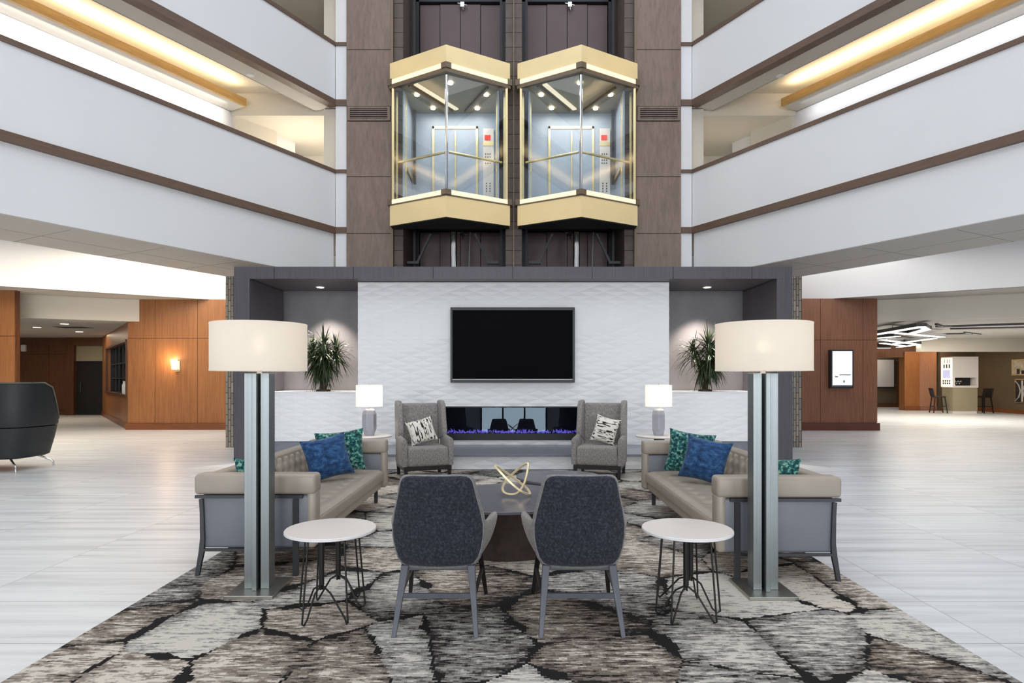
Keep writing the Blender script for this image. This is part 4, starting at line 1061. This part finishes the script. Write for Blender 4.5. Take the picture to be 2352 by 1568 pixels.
# beverage kiosk and its stools
kk = thing('kiosk', 'white and olive self-service beverage kiosk standing in the right hall', 'kiosk', (17.92, 24.7, 0))
MB().box(-.50,.48,0,.62,.10,1.02).done('base_cabinet', 'kiosk_base', kk); MB().box(-.49,.47,.02,.6,0,.10).done('plinth', 'laminate', kk)
mb = MB(); mb.box(-.52,.50,-.02,.64,1.02,1.10); mb.box(-.52,.50,-.02,.64,1.42,2.25); mb.box(-.52,-.43,-.02,.64,1.10,1.42); mb.box(.42,.50,-.02,.64,1.10,1.42); mb.box(-.43,.42,.5,.64,1.10,1.42); mb.done('upper_cabinet', 'laminate', kk)
MB().box(-.42,.41,.30,.49,1.101,1.42).done('machine_front', 'black', kk)
mb = MB()
for k in range(8): mb.box(-.40+k*.058,-.365+k*.058,.27,.30,1.16+(.1 if k%2 else 0),1.20+(.1 if k%2 else 0)); mb.box(-.40+k*.058,-.365+k*.058,.27,.30,1.24,1.27)
mb.done('selector_buttons', 'laminate', kk)
MB().box(-.42,-.22,.26,.299,1.102,1.15).done('display', 'blue_screen', kk)
MB().box(-.545,-.52,.0,.62,1.05,2.20).done('side_panel', 'panel_glow', kk)
mb = MB(); mb.box(-.552,-.546,.08,.5,1.40,1.72); mb.done('side_screen', 'blue_screen', kk)
mb = MB()
for k in range(4):
    for r_ in range(2): mb.box(-.552,-.546,.08+k*.12,.15+k*.12,1.16+r_*.1,1.22+r_*.1)
for k in range(3): mb.box(-.552,-.546,.10+k*.15,.16+k*.15,1.80,1.95); mb.box(-.552,-.546,.10+k*.15,.12+k*.15,2.0,2.15)
mb.done('side_icons', 'iron', kk)
def bar_chair(loc, rz, label):
    t = thing('bar_chair', label, 'chair', loc, rz, group='dark chairs at the kiosk')
    MB().rbox(-.20,.20,-.20,.20,.62,.68,.02).done('seat', 'espresso', t)
    mb = MB(); mb.slab([(-.20,.18,.66),(-.20,.25,1.0),(-.20,.30,1.0),(-.20,.22,.66)], (.40,0,0)); mb.done('backrest', 'espresso', t, bevel=.01)
    for a, b_ in ((-1,-1),(1,-1),(-1,1),(1,1)): MB().taper((a*.22,b_*.24,0),(a*.17,b_*.17,.63),.03,.04).done('leg', 'espresso', t)
    mb = MB(); mb.box(-.19,.19,-.22,-.19,.25,.28); mb.box(-.19,.19,.19,.22,.25,.28); mb.done('foot_rail', 'espresso', t)
    return t
bc = bar_chair((17.05, 25.0, 0), R(75), 'dark high-backed chair on the left side of the kiosk')
dup(bc, (18.78, 24.9, 0), R(-75), 'dark high-backed chair on the right side of the kiosk')

# framed pictures on the olive wall
p1 = thing('framed_picture', 'upper sepia framed picture on the olive wall at the right edge', 'picture', (19.78, 24.0, 0), group='pictures on the olive wall')
MB().box(-.04,.0,-.72,.70,1.50,2.14).done('frame', 'brass', p1); MB().box(-.046,-.04,-.68,.66,1.54,2.10).done('print', 'picture_mount', p1)
mb = MB(); mb.box(-.049,-.046,.28,.42,1.56,1.76); mb.box(-.049,-.046,.05,.2,1.56,1.70); mb.done('print_figures', 'picture_dark', p1)
p2 = thing('framed_picture', 'lower dark framed picture with pale curved bars on the olive wall at the right edge', 'picture', (19.78, 24.0, 0), group='pictures on the olive wall')
MB().box(-.04,.0,-.74,.52,.44,1.37).done('frame', 'brass', p2); MB().box(-.046,-.04,-.72,.50,.46,1.33).done('print', 'picture_dark', p2)
mb = MB(); mb.tube([(-.048,.48,1.30),(-.048,.30,1.12),(-.048,.22,.90),(-.048,.30,.66),(-.048,.48,.50)], .05, 6, flat=.1); mb.box(-.052,-.046,.12,.20,.48,1.31); mb.tube([(-.048,-.16,1.30),(-.048,.02,1.12),(-.048,.10,.90),(-.048,.02,.66),(-.048,-.16,.50)], .05, 6, flat=.1)
mb.done('print_bars', 'picture_white', p2)

# ceiling downlights in the left corridor and under the galleries
def dl(p, r, label, group, mat='lamp_small'):
    t = thing('downlight', label, 'ceiling light', p, group=group)
    MB().lathe([(r*1.3,-.01),(r*1.3,0)], 20).done('trim_ring', 'white_plastic', t); MB().lathe([(r,-.014),(r,-.0105)], 20).done('lens', mat, t)
for px, py, lb in ((85,751,'round downlight nearest the wood pillar in the left corridor ceiling'), (148,743,'round downlight nearest the bulkhead in the left corridor ceiling'), (182,761,'round downlight nearest the dark doorway in the left corridor ceiling')):
    dl(onz(px, py, 2.93), .10, lb, 'left corridor downlights')
dl(onz(575, 172, 7.66), .06, 'tiny downlight under the upper gallery at left', 'gallery downlights', 'white_plastic')
dl(onz(1792, 174, 7.66), .06, 'tiny downlight under the upper gallery at right', 'gallery downlights', 'white_plastic')
av = thing('air_grille', 'dark rectangular air grille in the left corridor ceiling', 'vent', tuple(onz(168, 751, 2.93)))
MB().box(-.45,.45,-.25,.25,-.012,0).done('grille_frame', 'seam', av); 
mb = MB()
for k in range(6): mb.box(-.40,.40,-.21+k*.075,-.18+k*.075,-.018,-.012)
mb.done('grille_slats', 'iron', av)
# gallery door frames
for s, px, mt in ((-1, 398, 'nickel'), (1, 1974, 'iron')):
    best = min((abs(F*BP(s,u/50,2.4)[0]/BP(s,u/50,2.4)[1]+CX-px), u/50) for u in range(0, 600))[1]
    zt_ = 6.98
    mb = MB(); band(mb, s, best, best+.06, 2.36, 2.40, 4.86, zt_); band(mb, s, best, best+1.1, 2.36, 2.40, zt_, zt_+.06); band(mb, s, best+1.04, best+1.1, 2.36, 2.40, 4.86, zt_)
    d = struct(mb, 'door_%d' % (7 if s < 0 else 8), mt)

# ================================================================== LIGHT
def area(name, loc, rot, sx, sy, e, col=(1,1,1), spread=180):
    l = bpy.data.lights.new(name, 'AREA'); l.shape = 'RECTANGLE'; l.size = sx; l.size_y = sy; l.energy = e; l.color = col; l.spread = R(spread)
    o = bpy.data.objects.new(name, l); C.objects.link(o); o.location = loc; o.rotation_euler = rot; return o
# skylight high over the atrium
area('skylight', (0, 3.5, 14.0), (0,0,0), 20, 20, 1500, (.89,.945,1.0))
# daylight through the three windows behind the camera
for i in (1, 3, 5):
    area('window_daylight', ((edges[i]+edges[i+1])/2, -9.1, 2.55), (R(90),0,0), 3.2, 4.1, 430, (.93,.965,1.0))
for s in (-1, 1):
    for zb in (7.66, 10.58):
        c0 = BP(s, 8.0, 1.80); ang = math.atan2(-.8784, s*.478)
        area('cove_strip', (c0[0], c0[1], zb+.20), (PI, 0, ang), 13.5, .06, 95, (1,.80,.50))
    # lamps of the ground-floor halls
    c0 = BP(s, 4.0, 4.6)
    area('hall_cove', (c0[0], c0[1], 4.65), (0,0,math.atan2(-.8784, s*.478)), 14, 2.0, 520 if s < 0 else 170, (1,.90,.74) if s < 0 else (1,.97,.93))
for s in (-1, 1):
    for zb in (7.66, 10.58):
        c0 = BP(s, 7.8, 1.96); ax = Vector((s*.478, -.8784, 0)); nn = Vector((s*.8784, .478, -.34)).normalized()
        zz = -nn; yy = zz.cross(ax).normalized()
        o = area('gallery_wall_fill', (0,0,0), (0,0,0), 13.0, .05, 60 if s < 0 else 22, (1,.95,.88) if s < 0 else (.93,.96,1))  # unseen added light, brightens the gallery back wall
        o.data.spread = R(110)
        o.matrix_world = Matrix.Translation((c0[0], c0[1], zb-.05)) @ Matrix((ax, yy, zz)).transposed().to_4x4()
for s in (-1, 1):
    l = bpy.data.lights.new('stair_bay_fill', 'POINT'); l.energy = 70 if s < 0 else 14; l.color = (1,.92,.78); l.shadow_soft_size = .1  # added fill hidden behind the parapet, brightens the stair bay
    o = bpy.data.objects.new('stair_bay_fill', l); C.objects.link(o); o.location = (s*5.1, 15.6, 6.1)
area('board_fill', (16.9, 29.0, 2.85), (0,0,0), 1.2, .8, 22, (1,.92,.8))  # added fill without a fixture, brightens the recessed board
area('corridor_lamps', (-15.2, 20.5, 2.9), (0,0,0), 2.5, 3, 70, (1,.85,.65))
area('right_hall_lamps', (14.5, 20.5, 2.9), (0,0,0), 5, 5, 330, (1,.92,.80))
area('right_far_lamps', (17.5, 26.0, 2.85), (0,0,0), 1.5, 1.0, 30, (1,.80,.55))
l = bpy.data.lights.new('picture_lamp', 'SPOT'); l.energy = 60; l.color = (1,.82,.58); l.spot_size = R(80); l.spot_blend = .7; l.shadow_soft_size = .03
o = bpy.data.objects.new('picture_lamp', l); C.objects.link(o); o.location = (19.0, 23.3, 2.84); o.rotation_euler = (0, R(32), 0)
l = bpy.data.lights.new('sconce_light', 'POINT'); l.energy = 15; l.color = (1,.72,.42); l.shadow_soft_size = .06
o = bpy.data.objects.new('sconce_light', l); C.objects.link(o); o.location = (-9.27, 16.62, 1.88)
for s in (-1, 1):
    l = bpy.data.lights.new('niche_spot', 'SPOT'); l.energy = 330; l.color = (1,.88,.76); l.spot_size = R(88); l.spot_blend = .6; l.shadow_soft_size = .05
    o = bpy.data.objects.new('niche_spot', l); C.objects.link(o); o.location = (s*3.54, 11.55, 3.03)
    area('cab_light', (s*1.435, 14.5, 7.90), (0,0,0), 1.6, 1.3, 34, (1,.95,.86))

wd = bpy.data.worlds.new('world'); bpy.context.scene.world = wd; wd.use_nodes = True
bg = wd.node_tree.nodes['Background']; bg.inputs[0].default_value = (.86,.93,1,1); bg.inputs[1].default_value = .35
vs = bpy.context.scene.view_settings
vs.view_transform = 'Standard'; vs.look = 'None'; vs.gamma = 1.0; vs.exposure = 0.0; vs.use_curve_mapping = False
